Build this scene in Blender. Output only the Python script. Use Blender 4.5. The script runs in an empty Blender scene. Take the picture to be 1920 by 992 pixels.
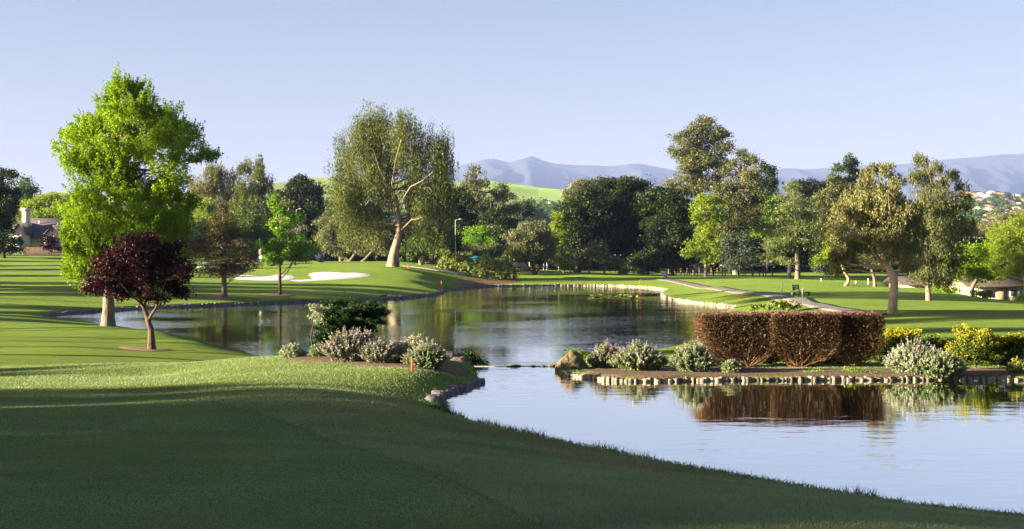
import bpy, bmesh, math
import numpy as np
from mathutils import Vector
R_ = math.radians
sc = bpy.context.scene
COL = sc.collection
# ------------------------------------------------------------------ camera
F, H, YH = 2667.0, 4.65, 465.0          # focal length and horizon row of the photograph (1920 px wide), eye height
cam = bpy.data.cameras.new('camera'); camo = bpy.data.objects.new('camera', cam); COL.objects.link(camo)
cam.sensor_width = 36; cam.lens = 36 * F / 1920; cam.shift_y = -(496 - YH) / 1920
cam.clip_start = 0.1; cam.clip_end = 20000
camo.location = (0, 0, H); camo.rotation_euler = (math.pi / 2, 0, 0)
sc.camera = camo
# ------------------------------------------------------------------ light
SUN_EL, SUN_BACK = 10.8, 13.0
S = Vector((-math.cos(R_(SUN_BACK)) * math.cos(R_(SUN_EL)), -math.sin(R_(SUN_BACK)) * math.cos(R_(SUN_EL)), math.sin(R_(SUN_EL))))
w = bpy.data.worlds.new('World'); sc.world = w; w.use_nodes = True
nt = w.node_tree; bg = nt.nodes['Background']
sky = nt.nodes.new('ShaderNodeTexSky'); sky.sky_type = 'NISHITA'; sky.sun_disc = False
sky.sun_elevation = R_(SUN_EL); sky.sun_rotation = math.atan2(S.x, S.y)
sky.air_density = 1.0; sky.dust_density = 1.5; sky.ozone_density = 3.5; sky.altitude = 100
wb = nt.nodes.new('ShaderNodeMix'); wb.data_type = 'RGBA'; wb.blend_type = 'MULTIPLY'; wb.inputs[0].default_value = 1; wb.inputs[7].default_value = (.95, .65, .575, 1)  # white balance of the photograph
nt.links.new(sky.outputs[0], wb.inputs[6]); nt.links.new(wb.outputs[2], bg.inputs[0]); bg.inputs[1].default_value = 0.053
sl = bpy.data.lights.new('sun', 'SUN'); sl.energy = 5.0; sl.angle = R_(0.6); sl.color = (1.0, 0.83, 0.6)
so = bpy.data.objects.new('sun', sl); COL.objects.link(so); so.rotation_euler = S.to_track_quat('Z', 'Y').to_euler()
so.location = (-60, -20, 60)
vs = sc.view_settings; vs.view_transform = 'Standard'; vs.look = 'None'; vs.gamma = 1; vs.exposure = 2.76; vs.use_curve_mapping = False
sc.cycles.max_bounces = 6; sc.cycles.diffuse_bounces = 2; sc.cycles.glossy_bounces = 2; sc.cycles.transmission_bounces = 3
sc.cycles.volume_bounces = 0; sc.cycles.transparent_max_bounces = 6; sc.cycles.use_denoising = True
sc.cycles.caustics_reflective = False; sc.cycles.caustics_refractive = False
HAZE = 0.00008
# ------------------------------------------------------------------ small tools
rng = np.random.default_rng(7)
def P(px, py, Y): return np.array([(px - 960) / F * Y, Y, H + (YH - py) / F * Y])
def W(px, py, z=0.0):
    Y = (H - z) * F / (py - YH); return ((px - 960) / F * Y, Y)
def obj(name, me, mat=None, parent=None):
    o = bpy.data.objects.new(name, me); COL.objects.link(o)
    if mat: me.materials.append(mat)
    if parent is not None: o.parent = parent
    return o
def tag(o, label=None, cat=None, group=None, kind=None):
    if label: o['label'] = label
    if cat: o['category'] = cat
    if group: o['group'] = group
    if kind: o['kind'] = kind
    return o
def thing(name, label, cat, loc, rz=0, group=None):
    o = bpy.data.objects.new(name, None); COL.objects.link(o); o.location = loc; o.rotation_euler = (0, 0, rz); o.empty_display_size = .3
    return tag(o, label, cat, group)
def np_mesh(name, V, Fq, smooth=False):
    """V (n,3); Fq list of int arrays shaped (m,k)"""
    me = bpy.data.meshes.new(name); V = np.asarray(V, np.float32)
    me.vertices.add(len(V)); me.vertices.foreach_set('co', V.ravel())
    idx = np.concatenate([f.ravel() for f in Fq]).astype(np.int32)
    tot = np.concatenate([np.full(len(f), f.shape[1], np.int32) for f in Fq])
    me.loops.add(len(idx)); me.loops.foreach_set('vertex_index', idx)
    me.polygons.add(len(tot)); me.polygons.foreach_set('loop_start', np.concatenate([[0], np.cumsum(tot)[:-1]]).astype(np.int32))
    if smooth: me.polygons.foreach_set('use_smooth', np.ones(len(tot), bool))
    me.update(calc_edges=True); return me
class MB:
    """collects geometry, then makes one mesh"""
    def __init__(s): s.v = []; s.f = {}; s.n = 0
    def add(s, V, Fc):
        V = np.asarray(V, float); Fc = np.asarray(Fc)
        s.f.setdefault(Fc.shape[1], []).append(Fc + s.n); s.v.append(V); s.n += len(V); return s
    def tube(s, pts, rad, k=6, cap=True):
        pts = np.asarray(pts, float); rad = np.broadcast_to(np.asarray(rad, float), (len(pts),)); n = len(pts)
        T = np.gradient(pts, axis=0); T /= np.linalg.norm(T, axis=1)[:, None] + 1e-9
        up = np.array([0, 0, 1.]) if abs(T[:, 2]).mean() < .8 else np.array([0, 1., 0])
        A = np.cross(T, up); A /= np.linalg.norm(A, axis=1)[:, None] + 1e-9; B = np.cross(T, A)
        a = np.arange(k) * 2 * math.pi / k
        V = pts[:, None] + rad[:, None, None] * (np.cos(a)[None, :, None] * A[:, None] + np.sin(a)[None, :, None] * B[:, None])
        i = np.arange(n - 1)[:, None] * k; j = np.arange(k)[None]; j2 = (j + 1) % k
        s.add(V.reshape(-1, 3), np.stack([i + j, i + j2, i + k + j2, i + k + j], -1).reshape(-1, 4))
        if cap and k > 3:
            o = s.n - n * k; s.f.setdefault(k, []).append(np.array([[o + (n - 1) * k + q for q in range(k)], [o + k - 1 - q for q in range(k)]]))
        return s
    def box(s, c, d, rz=0, taper=1.0, M=None):
        c = np.asarray(c, float); hx, hy, hz = [q / 2 for q in d]
        V = np.array([[sx * hx * (taper if sz > 0 else 1), sy * hy * (taper if sz > 0 else 1), sz * hz] for sz in (-1, 1) for sy in (-1, 1) for sx in (-1, 1)])
        cs, sn = math.cos(rz), math.sin(rz); V = V @ np.array([[cs, sn, 0], [-sn, cs, 0], [0, 0, 1]])
        if M is not None: V = V @ np.asarray(M).T
        return s.add(V + c, [[0, 2, 3, 1], [4, 5, 7, 6], [0, 1, 5, 4], [2, 6, 7, 3], [0, 4, 6, 2], [1, 3, 7, 5]])
    def mesh(s, name, smooth=False): return np_mesh(name, np.concatenate(s.v), [np.concatenate(f) for f in s.f.values()], smooth)
    def build(s, name, mat, parent=None, smooth=False):
        if not s.n: return None
        return obj(name, s.mesh(name, smooth), mat, parent)
def unit(n, r=rng):
    v = r.normal(size=(n, 3)); return v / (np.linalg.norm(v, axis=1)[:, None] + 1e-9)
def leaves(Pn, ln, wd, bias=None, r=rng):
    """diamond leaves at Pn; bias pulls the long axis"""
    n = len(Pn); a = unit(n, r)
    if bias is not None:
        a = a + np.asarray(bias); a /= np.linalg.norm(a, axis=1)[:, None] + 1e-9
    b = np.cross(a, unit(n, r)); b /= np.linalg.norm(b, axis=1)[:, None] + 1e-9
    k = r.uniform(.7, 1.3, (n, 1)); a = a * ln * k / 2; b = b * wd * k / 2
    V = np.stack([Pn - a, Pn - .15 * a + b, Pn + a, Pn - .15 * a - b], 1).reshape(-1, 3)
    return V, np.arange(4 * n).reshape(n, 4)
def chaikin(p, it=2, closed=False):
    p = np.asarray(p, float)
    for _ in range(it):
        q = np.roll(p, -1, 0) if closed else p[1:]; a = p if closed else p[:-1]
        m = np.stack([a * .75 + q * .25, a * .25 + q * .75], 1).reshape(-1, p.shape[1])
        p = m if closed else np.concatenate([p[:1], m, p[-1:]])
    return p
def resample(p, step):
    p = np.asarray(p, float); d = np.r_[0, np.cumsum(np.linalg.norm(np.diff(p, axis=0), axis=1))]
    t = np.linspace(0, d[-1], max(2, int(d[-1] / step) + 1)); return np.stack([np.interp(t, d, p[:, i]) for i in range(p.shape[1])], 1)
def vnoise(x, y, seed=0):
    """smooth value noise 0..1"""
    xi, yi = np.floor(x), np.floor(y); fx, fy = x - xi, y - yi; fx = fx * fx * (3 - 2 * fx); fy = fy * fy * (3 - 2 * fy)
    h = lambda a, b: (np.abs(np.sin(a * 127.1 + b * 311.7 + seed * 74.7) * 43758.5453)) % 1
    return (h(xi, yi) * (1 - fx) + h(xi + 1, yi) * fx) * (1 - fy) + (h(xi, yi + 1) * (1 - fx) + h(xi + 1, yi + 1) * fx) * fy
def fbm(x, y, o=4, seed=0): return sum(vnoise(x * 2 ** k, y * 2 ** k, seed + k) / 2 ** k for k in range(o)) / (2 - 2 ** (1 - o)) 
# ------------------------------------------------------------------ materials
def mat(name):
    m = bpy.data.materials.new(name); m.use_nodes = True; t = m.node_tree; return m, t, t.nodes['Principled BSDF']
def N(t, ty, **kw):
    n = t.nodes.new(ty)
    for k, v in kw.items():
        if k in n.inputs: n.inputs[k].default_value = v
        else: setattr(n, k, v)
    return n
def c4(c): return (c[0], c[1], c[2], 1)
def ramp(t, fac, stops):
    r = N(t, 'ShaderNodeValToRGB'); e = r.color_ramp.elements
    while len(e) < len(stops): e.new(.5)
    for q, (p, c) in zip(e, stops): q.position = p; q.color = c4(c)
    t.links.new(fac, r.inputs[0]); return r
def simple(name, c, c2=None, scale=3, rough=.8, bump=0, bscale=None, spec=.3, detail=6, stretch=None):
    m, t, b = mat(name); b.inputs['Roughness'].default_value = rough; b.inputs['Specular IOR Level'].default_value = spec
    tc = N(t, 'ShaderNodeTexCoord'); mp = N(t, 'ShaderNodeMapping'); t.links.new(tc.outputs['Object'], mp.inputs[0])
    if stretch: mp.inputs['Scale'].default_value = stretch
    no = N(t, 'ShaderNodeTexNoise', Scale=scale, Detail=detail, Roughness=.6); t.links.new(mp.outputs[0], no.inputs['Vector'])
    rp = ramp(t, no.outputs[0], [(.35, c), (.65, c2 or [q * .7 for q in c])]); t.links.new(rp.outputs[0], b.inputs['Base Color'])
    if bump:
        n2 = N(t, 'ShaderNodeTexNoise', Scale=bscale or scale * 4, Detail=5); t.links.new(mp.outputs[0], n2.inputs['Vector'])
        bp = N(t, 'ShaderNodeBump', Strength=bump, Distance=.05); t.links.new(n2.outputs[0], bp.inputs['Height']); t.links.new(bp.outputs[0], b.inputs['Normal'])
    return m
def leafmat(name, a, b_, c=None, trans=.4, nscale=.35, gloss=.015, tmul=(1.15, 1.25, .5)):
    """leaf colours vary leaf by leaf and, slowly, twig by twig"""
    m, t, b = mat(name); t.nodes.remove(b); out = t.nodes['Material Output']
    g = N(t, 'ShaderNodeNewGeometry'); tc = N(t, 'ShaderNodeTexCoord')
    no = N(t, 'ShaderNodeTexNoise', Scale=nscale, Detail=3); t.links.new(tc.outputs['Object'], no.inputs['Vector'])
    ad = N(t, 'ShaderNodeMath', operation='MULTIPLY_ADD'); ad.inputs[1].default_value = .55
    t.links.new(g.outputs['Random Per Island'], ad.inputs[0])
    ml = N(t, 'ShaderNodeMath', operation='MULTIPLY_ADD'); ml.inputs[1].default_value = 1.1; ml.inputs[2].default_value = -.33
    t.links.new(no.outputs[0], ml.inputs[0]); t.links.new(ml.outputs[0], ad.inputs[2])
    st = [(0.0, a), (.6, b_)] + ([(1., c)] if c else [(1., [min(1, q * 1.25) for q in b_])])
    rp = ramp(t, ad.outputs[0], st)
    d = N(t, 'ShaderNodeBsdfDiffuse'); tr = N(t, 'ShaderNodeBsdfTranslucent'); gl = N(t, 'ShaderNodeBsdfGlossy', Roughness=.45)
    gl.inputs[0].default_value = (.8, .8, .8, 1)
    t.links.new(rp.outputs[0], d.inputs[0])
    mu = N(t, 'ShaderNodeMix', data_type='RGBA', blend_type='MULTIPLY'); mu.inputs[0].default_value = 1
    t.links.new(rp.outputs[0], mu.inputs[6]); mu.inputs[7].default_value = c4(tmul); t.links.new(mu.outputs[2], tr.inputs[0])
    mx = N(t, 'ShaderNodeMixShader'); mx.inputs[0].default_value = trans; t.links.new(d.outputs[0], mx.inputs[1]); t.links.new(tr.outputs[0], mx.inputs[2])
    m2 = N(t, 'ShaderNodeMixShader'); m2.inputs[0].default_value = gloss; t.links.new(mx.outputs[0], m2.inputs[1]); t.links.new(gl.outputs[0], m2.inputs[2])
    t.links.new(m2.outputs[0], out.inputs[0]); return m
L = {
 'gum': leafmat('leaf_bright_green', (.08, .15, .005), (.2, .32, .01), (.3, .44, .025), trans=.38, tmul=(1.2, 1.2, .3)),
 'maple': leafmat('leaf_light_green', (.07, .16, .012), (.16, .3, .02), (.26, .4, .04), trans=.45),
 'plum': leafmat('leaf_dark_plum', (.01, .004, .005), (.024, .008, .01), (.07, .024, .022), trans=.3, tmul=(1.5, .5, .5)),
 'weep': leafmat('leaf_olive_gold', (.042, .06, .01), (.1, .125, .02), (.18, .195, .04), trans=0.25),
 'euc': leafmat('leaf_eucalyptus', (.05, .065, .022), (.11, .125, .04), (.19, .19, .08), trans=0.2),
 'eucpale': leafmat('leaf_pale_eucalyptus', (.09, .1, .035), (.18, .18, .07), (.28, .27, .12), trans=0.25),
 'eucblue': leafmat('leaf_blue_green', (.03, .045, .03), (.07, .095, .06), (.12, .14, .09), trans=.25),
 'oak': leafmat('leaf_dark_oak', (.009, .018, .005), (.022, .04, .008), (.06, .095, .014), trans=0.2),
 'green': leafmat('leaf_mid_green', (.03, .065, .012), (.07, .13, .02), (.13, .2, .03), trans=0.3),
 'bright': leafmat('leaf_yellow_green', (.09, .15, .012), (.2, .27, .02), (.3, .36, .04), trans=.45),
 'olive': leafmat('leaf_grey_olive', (.07, .085, .04), (.15, .165, .08), (.25, .26, .14), trans=.25),
 'conif': leafmat('needle_brown_green', (.05, .05, .02), (.1, .085, .035), (.16, .11, .05), trans=.15),
 'deod': leafmat('needle_light_green', (.07, .1, .03), (.14, .18, .05), (.22, .26, .07), trans=.25),
 'pine': leafmat('needle_dark_green', (.03, .055, .02), (.06, .1, .03), (.1, .15, .04), trans=.15),
 'junip': leafmat('needle_deep_green', (.008, .025, .008), (.018, .05, .012), (.06, .1, .016), trans=.15, nscale=2.),
 'sage': leafmat('leaf_sage_grey', (.15, .19, .12), (.29, .33, .22), (.46, .49, .37), trans=.25, nscale=2.),
 'sagegreen': leafmat('leaf_sage_green', (.08, .12, .05), (.18, .24, .11), (.32, .37, .22), trans=.3, nscale=2.),
 'lav': leafmat('leaf_lavender_grey', (.12, .125, .1), (.22, .22, .175), (.34, .32, .28), trans=.2, nscale=2.),
 'spike': leafmat('flower_lavender', (.3, .27, .24), (.42, .4, .34), (.55, .52, .48), trans=.3, nscale=2., tmul=(1, .9, 1)),
 'pink': leafmat('flower_pink', (.34, .28, .26), (.42, .3, .36), (.5, .32, .42), trans=.3, nscale=2., tmul=(1, .8, 1)),
 'barb': leafmat('leaf_barberry', (.035, .025, .012), (.08, .05, .023), (.135, .098, .045), trans=.25, nscale=1.5, tmul=(1.3, .8, .5)),
 'barbtop': leafmat('leaf_barberry_tip', (.1, .052, .042), (.19, .11, .088), (.28, .2, .16), trans=.25, nscale=1.5, tmul=(1.2, .8, .7)),
 'yshrub': leafmat('leaf_shrub_green', (.03, .05, .01), (.075, .11, .014), (.17, .2, .03), trans=.25, nscale=2.),
 'yflow': leafmat('flower_yellow', (.3, .27, .01), (.45, .42, .015), (.6, .57, .05), trans=.3, nscale=2., tmul=(1, 1, .6)),
 'bushlight': leafmat('leaf_willow_bush', (.1, .14, .03), (.2, .25, .05), (.32, .36, .09), trans=.35),
 'agave': leafmat('leaf_agave_blue', (.05, .06, .11), (.09, .1, .17), (.14, .15, .24), trans=.1),
 'lily': leafmat('lily_pad', (.1, .14, .02), (.25, .28, .05), (.45, .42, .12), trans=.1),
 'tuft': leafmat('grass_blade', (.02, .055, .01), (.045, .1, .016), (.08, .14, .025), trans=.35, nscale=1.),
}
BK = {
 'cream': simple('bark_cream', (.5, .43, .31), (.24, .17, .1), 1.4, .8, .4, 8, stretch=(1, 1, .4)),
 'grey': simple('bark_grey', (.22, .18, .13), (.1, .08, .06), 3, .9, .8, 12, stretch=(1, 1, .25)),
 'pale': simple('bark_pale', (.31, .26, .185), (.12, .085, .05), 1.1, .8, .4, 8, stretch=(1, 1, .4)),
 'brown': simple('bark_brown', (.13, .085, .05), (.05, .035, .02), 3, .9, .9, 12, stretch=(1, 1, .25)),
 'dark': simple('bark_dark', (.07, .045, .035), (.03, .02, .015), 3, .9, .6, 12, stretch=(1, 1, .3)),
 'twig': simple('bark_reddish_twig', (.36, .2, .1), (.16, .08, .04), 6, .85, 0),
 'twigpale': simple('bark_pale_twig', (.45, .33, .2), (.2, .14, .08), 6, .85, 0),
}
# ------------------------------------------------------------------ the lie of the land
ZUP = 0.06; ZN = 1.85; SN = (H - ZN) / H      # far water level; the near pond stands higher, behind a weir that falls away from the viewer
UPPER_PX = [(905, 697), (897, 686), (880, 676), (800, 668), (700, 668), (600, 670), (520, 673), (466, 670), (430, 656), (385, 641), (330, 628), (260, 618),
            (200, 610), (140, 604), (90, 600), (78, 597), (105, 591), (160, 586), (250, 580), (340, 576), (420, 573), (520, 569), (620, 566), (700, 563), (760, 559),
            (800, 555), (830, 549.5), (828, 546), (850, 543), (868, 542), (868, 539), (900, 537.5), (960, 537), (1040, 536), (1120, 536), (1180, 537.5),
            (1230, 541), (1258, 546), (1240, 552), (1245, 558), (1265, 563), (1300, 568), (1350, 573.5), (1384, 575.5), (1380, 582), (1366, 590), (1358, 600), (1335, 620),
            (1310, 638), (1270, 652), (1200, 660), (1120, 664), (1075, 670), (1050, 680), (1044, 686), (1040, 697)]
LOWER_PX = [(1040, 680), (1045, 688), (1044, 697), (1060, 704), (1090, 707), (1120, 712), (1170, 715.5), (1240, 716), (1320, 714.5), (1420, 713.5), (1520, 713.5), (1640, 713), (1760, 712.5),
            (1920, 713), (2050, 716), (2200, 724), (2330, 760), (2300, 860), (2150, 940), (2050, 975), (1920, 973), (1800, 960), (1700, 948), (1600, 932), (1500, 915), (1400, 897), (1300, 880), (1200, 862),
            (1100, 840), (1040, 828), (1000, 820), (950, 809), (900, 797), (850, 782), (820, 770), (805, 757), (822, 745), (845, 736), (872, 727), (897, 717.5), (893, 706), (880, 698), (885, 692), (897, 688), (903, 680)]
UP = np.array([W(*p, ZUP) for p in UPPER_PX]); LO = np.array([W(*p, ZN) for p in LOWER_PX])
YW = W(0, 687.5, ZN)[1]
def smooth_poly(p):  # keep the straight weir edge, round everything else
    q = chaikin(p, 2); return q
UPs, LOs = smooth_poly(UP), smooth_poly(LO)
def sdist(x, y, poly):
    """signed distance, positive outside"""
    x = np.asarray(x, float).ravel(); y = np.asarray(y, float).ravel(); best = np.full(len(x), 1e9); ins = np.zeros(len(x), bool)
    A = poly; B = np.roll(poly, -1, 0)
    for (ax, ay), (bx, by) in zip(A, B):
        dx, dy = bx - ax, by - ay; l = dx * dx + dy * dy + 1e-12
        t = np.clip(((x - ax) * dx + (y - ay) * dy) / l, 0, 1); d = (x - ax - t * dx) ** 2 + (y - ay - t * dy) ** 2
        np.minimum(best, d, out=best)
        c = ((ay > y) != (by > y)) & (x < (bx - ax) * (y - ay) / (by - ay + 1e-12) + ax); ins ^= c
    return np.where(ins, -1, 1) * np.sqrt(best)
CTRL = [P(*q) for q in [
    (0, 860, 13), (-250, 860, 13), (480, 860, 12.6), (900, 900, 11), (760, 900, 11), (900, 860, 13.3), (1000, 870, 14.4), (0, 780, 19), (-250, 780, 19), (300, 780, 18.6), (480, 780, 18.2), (640, 780, 18.4), (640, 735, 23), (760, 760, 21.6), (300, 735, 24.5),
    (0, 700, 32), (-250, 700, 32), (300, 702, 31), (180, 698, 31.5), (450, 690, 29.5), (560, 700, 27.6), (500, 684, 30), (600, 682, 30), (720, 686, 29.6), (740, 705, 27.6), (800, 704, 28), (835, 697, 29.5), (870, 702, 30),
    (540, 667, 33), (600, 666, 33), (700, 664, 33), (780, 666, 32.6), (850, 676, 32.2), (480, 672, 34), (700, 760, 36), (560, 740, 38), (840, 740, 36),
    (0, 660, 50), (-250, 660, 50), (150, 650, 54), (0, 676, 42), (200, 680, 40), (360, 684, 37), (0, 620, 66), (0, 590, 86), (-250, 590, 88), (60, 604, 77), (285, 657, 55.5), (202, 612, 71), (300, 622, 66.5), (360, 638, 61), (420, 660, 56), (240, 640, 60), (470, 690, 45),
    (0, 560, 106), (-250, 560, 106), (0, 530, 132), (0, 500, 170), (0, 478, 215), (-250, 478, 215), (120, 478, 215), (200, 484, 205), (250, 500, 170), (300, 540, 125), (420, 558, 117), (525, 553, 121), (650, 547, 128), (730, 543, 135), (800, 538, 146),
    (350, 512, 156), (450, 500, 176), (430, 521, 149), (430, 516, 153), (550, 526, 146), (550, 516, 152), (640, 527, 146), (640, 512, 154), (700, 518, 152), (737, 500, 167), (640, 500, 168), (560, 495, 180), (800, 515, 160), (760, 525, 150), (828, 536, 152),
    (400, 491, 205), (560, 490, 210), (740, 490, 195), (840, 507, 180), (900, 500, 215), (940, 527, 179), (940, 520, 186), (1000, 518, 190), (1100, 515, 192), (1180, 518, 190), (1100, 509, 240), (1250, 516, 215), (1300, 514, 225), (1240, 525, 178), (1400, 518, 210),
    (1500, 521, 195), (1650, 529, 165), (1500, 540, 135), (1400, 535, 140), (1420, 548, 117), (1480, 560, 102), (1510, 572, 91), (1560, 582, 83), (1500, 555, 115), (1600, 560, 112), (1672, 588, 80), (1800, 560, 113), (1920, 570, 108), (2100, 580, 108), (1920, 612, 71), (1760, 620, 67), (1650, 640, 61), (1920, 640, 61), (1450, 575, 88),
    (1760, 542, 138), (1860, 580, 140), (1760, 570, 160), (1960, 585, 140), (2100, 590, 150),
    (1150, 695, 32), (1300, 693, 32.4), (1450, 691, 32.6), (1600, 690, 32.6), (1750, 692, 32.4), (1920, 692, 32.4), (2100, 692, 32.4), (1150, 684, 34), (1300, 682, 34.4), (1500, 680, 34.6), (1700, 678, 35), (1920, 676, 35.4), (2100, 676, 35.4),
    (1150, 745, 39), (1250, 745, 40), (1350, 725, 42), (1450, 700, 44), (1600, 672, 47), (1750, 664, 48), (1920, 664, 48)]]
CTRL += [np.array(q, float) for q in [(0, 0, 3.0), (4, 0, 3.0), (-4, 0, 3.0), (0, 8, 3.05), (-4, 8, 3.07), (2.4, 8, 3.02), (4.5, 7, 2.95), (5.2, 11.5, 2.35), (2.6, 12, 2.55), (9, 8, 2.6), (12, 3, 2.9), (-10, 8, 3.1), (-10, 0, 3.1), (0, -20, 3.4), (30, 0, 2.6), (-24, 20, 2.5), (-24, 32, 1.9),
    (0, 36, .9), (0, 40, .1), (0, 46, -.3), (1.5, 38, .4), (-1.5, 38, .4), (30, 16, 2.4), (32, 30, 2.2), (150, 200, 1.), (-150, 200, 3.), (0, 270, 1.), (-60, 270, 3), (60, 270, 1), (150, 100, -.5), (-120, 100, 2.5), (-120, 20, 3), (120, 0, 1), (0, -70, 4.5), (-60, 40, 1.8), (-60, 80, 1.6), (-40, 10, 2.4), (60, 60, .8), (60, 30, 1.6)]]
def shore_ctrl(poly, z, step):
    q = resample(np.vstack([poly, poly[:1]]), step); return [np.array([a, b, z(a, b)]) for a, b in q if not (-1.2 < a < 1.4 and (abs(b - YW) < 2.5 or 50 < b < 58))]
CTRL += shore_ctrl(UPs, lambda a, b: .27 if b > 88 else .14, 5)
CTRL += shore_ctrl(LOs, lambda a, b: ZN + (.09 if b > 27.5 else .03), 1.3)
CT = np.array(CTRL); keep = []
for i, q in enumerate(CT):
    if all(np.hypot(*(CT[j, :2] - q[:2])) > .6 for j in keep): keep.append(i)
CT = CT[keep]
def phi(r): return np.sqrt(r * r + .5) 
SC = np.array([1.0, .8])
_A = phi(np.linalg.norm((CT[:, None, :2] - CT[None, :, :2]) * SC, axis=2)); n_ = len(CT)
_M = np.zeros((n_ + 1, n_ + 1)); _M[:n_, :n_] = _A - np.eye(n_) * .03; _M[n_, :n_] = _M[:n_, n_] = 1
_W = np.linalg.solve(_M, np.r_[CT[:, 2], 0])
def tps(x, y):
    out = np.empty(len(x))
    for i in range(0, len(x), 20000):
        q = np.stack([x[i:i + 20000], y[i:i + 20000]], 1)
        out[i:i + 20000] = phi(np.linalg.norm((q[:, None] - CT[None, :, :2]) * SC, axis=2)) @ _W[:n_] + _W[n_]
    return out
HILLS = [  # crest distance, near and far width, crest line as photo pixels
    (1250, 420, 500, [(-900, 420), (-200, 395), (20, 380), (100, 360), (125, 362), (180, 368), (300, 372), (470, 352), (590, 335), (680, 337), (760, 342), (850, 343), (915, 341), (945, 345), (1010, 354), (1060, 358), (1110, 357), (1180, 352), (1260, 362), (1330, 390), (1450, 440), (1600, 470)]),
    (820, 110, 260, [(700, 470), (800, 400), (880, 380), (950, 392), (985, 405), (1010, 418), (1060, 445), (1100, 470)]),
    (900, 130, 240, [(960, 470), (1000, 412), (1030, 392), (1075, 376), (1140, 372), (1250, 385), (1400, 430), (1500, 470)]),
    (1700, 800, 500, [(1300, 470), (1500, 430), (1700, 385), (1800, 378), (1860, 374), (1920, 377), (2100, 370), (2600, 380)]),
]
def far(x, y):
    u = 960 + F * x / np.maximum(y, 1); z = np.full(len(x), 1.0)
    for D, wn, wf, pr in HILLS:
        px, py = np.array(pr).T; h = np.interp(u, px, py)
        hh = H + (YH - h) / F * D; s = (y - D) / np.where(y < D, wn, wf)
        z = np.maximum(z, 1 + (hh - 1) * np.exp(-s * s * 1.6) * (1 + .10 * (fbm(x / 90, y / 90, 3, 3) - .5) * np.clip(np.abs(s) * 2, 0, 1)))
    return z
def G(x, y, detail=True):
    x = np.atleast_1d(np.asarray(x, float)); y = np.atleast_1d(np.asarray(y, float)); z = np.empty(len(x))
    near = (y < 330) & (np.abs(x) < 260)
    zf = far(x, y); z[:] = zf
    if near.any():
        xn, yn = x[near], y[near]; t = tps(xn, yn) + .10 * (fbm(xn / 7, yn / 7, 2, 1) - .5) * np.clip(yn / 60, .2, 1)
        du = sdist(xn, yn, UPs); dl = sdist(xn, yn, LOs); d = np.minimum(du, dl); wl = np.where(du < dl, ZUP, ZN); fl = np.where(du < dl, 5, .9); fl = np.where((xn > -1.15) & (xn < 1.3) & (yn > YW - .25) & (yn < 60), -1, fl)
        t = np.where(d > 0, np.maximum(t, np.where(d < fl, wl + .05 + .02 * np.clip(d, 0, 5), -9)), t)
        inn = np.clip(-d / np.where(du < dl, .7, .4), 0, 1); t = np.where(d < 0, t * (1 - inn) + (wl - .9) * inn, t)
        k = np.clip((np.maximum(yn - 230, (np.abs(xn) - 160) * 1.2)) / 100, 0, 1); k = k * k * (3 - 2 * k)
        z[near] = t * (1 - k) + zf[near] * k
    return z
def hit(px, py, y0=7, y1=2400):
    Y = np.exp(np.linspace(math.log(y0), math.log(y1), 900)); x = (px - 960) / F * Y; r = H + (YH - py) / F * Y; g = G(x, Y)
    b = np.where(r <= g)[0]
    if not len(b): return np.array([x[-1], Y[-1], g[-1]])
    i = b[0]; return np.array([x[i], Y[i], g[i]])
def on(px, Y):
    x = (px - 960) / F * Y; return np.array([x, Y, G(x, Y)[0]])
def axis(a, b, segs):
    out = [a]; 
    while out[-1] < b:
        s = [q for lo, q in segs if out[-1] >= lo][-1]; out.append(out[-1] + s)
    return np.array(out)
xs = axis(-7100, 7100, [(-7100, 400), (-1900, 60), (-700, 25), (-300, 8), (-150, 2.5), (-60, .8), (-26, .24), (-9, .12), (13, .24), (26, .8), (60, 2.5), (150, 8), (300, 25), (700, 60), (1900, 400)])
ys = axis(-320, 12000, [(-320, 40), (-120, 12), (-20, 2), (5, .11), (31, .25), (36, .3), (62, .4), (110, .6), (200, 1.2), (235, 5), (330, 12), (600, 20), (1900, 80), (3000, 200), (6000, 600)])
gx, gy = np.meshgrid(xs, ys); gz = G(gx.ravel(), gy.ravel())
nx, ny = len(xs), len(ys); ii = (np.arange(ny - 1)[:, None] * nx + np.arange(nx - 1)[None]).reshape(-1)
GV = np.stack([gx.ravel(), gy.ravel(), gz], 1)
gme = np_mesh('ground', GV, [np.stack([ii, ii + 1, ii + nx + 1, ii + nx], 1)], True)
# worn and dry patches, and the finer cut of the fairway, painted by where they lie on the ground
def near_line(pts, width, GV=GV):
    q = chaikin(np.array([hit(*p)[:2] for p in pts]), 2); m = np.full(len(GV), 9e9); sel = (GV[:, 1] < 260) & (np.abs(GV[:, 0]) < 90)
    X, Yv = GV[sel, 0], GV[sel, 1]; mm = np.full(sel.sum(), 9e9)
    for a, b in zip(q[:-1], q[1:]):
        d = b - a; t = np.clip(((X - a[0]) * d[0] + (Yv - a[1]) * d[1]) / (d @ d + 1e-9), 0, 1); mm = np.minimum(mm, np.hypot(X - a[0] - t * d[0], Yv - a[1] - t * d[1]))
    m[sel] = mm; return np.exp(-(m / width) ** 2)
def dryf(GV): return np.clip(near_line([(640, 772), (780, 778), (880, 800), (980, 825), (1100, 858), (1210, 885)], .5, GV) * .9 + near_line([(1210, 875), (1330, 895), (1450, 918)], .3, GV) * .6 + near_line([(225, 655), (290, 655), (340, 662)], .5, GV) * .2 + near_line([(560, 549), (640, 552), (760, 549)], 1.2, GV) * .4
             + near_line([(430, 745), (560, 740), (700, 735)], .5, GV) * .25, 0, 1)
dry = dryf(GV)
edge = chaikin(np.array([(-40., 62.), (-25, 36), (-12, 24)] + [tuple(hit(*p)[:2]) for p in [(330, 742), (450, 765), (560, 800), (640, 830), (760, 868), (840, 895), (930, 940), (1010, 988)]] + [(1.2, 4.), (2, -30), (-90, -30), (-90, 62)]), 2)
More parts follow.
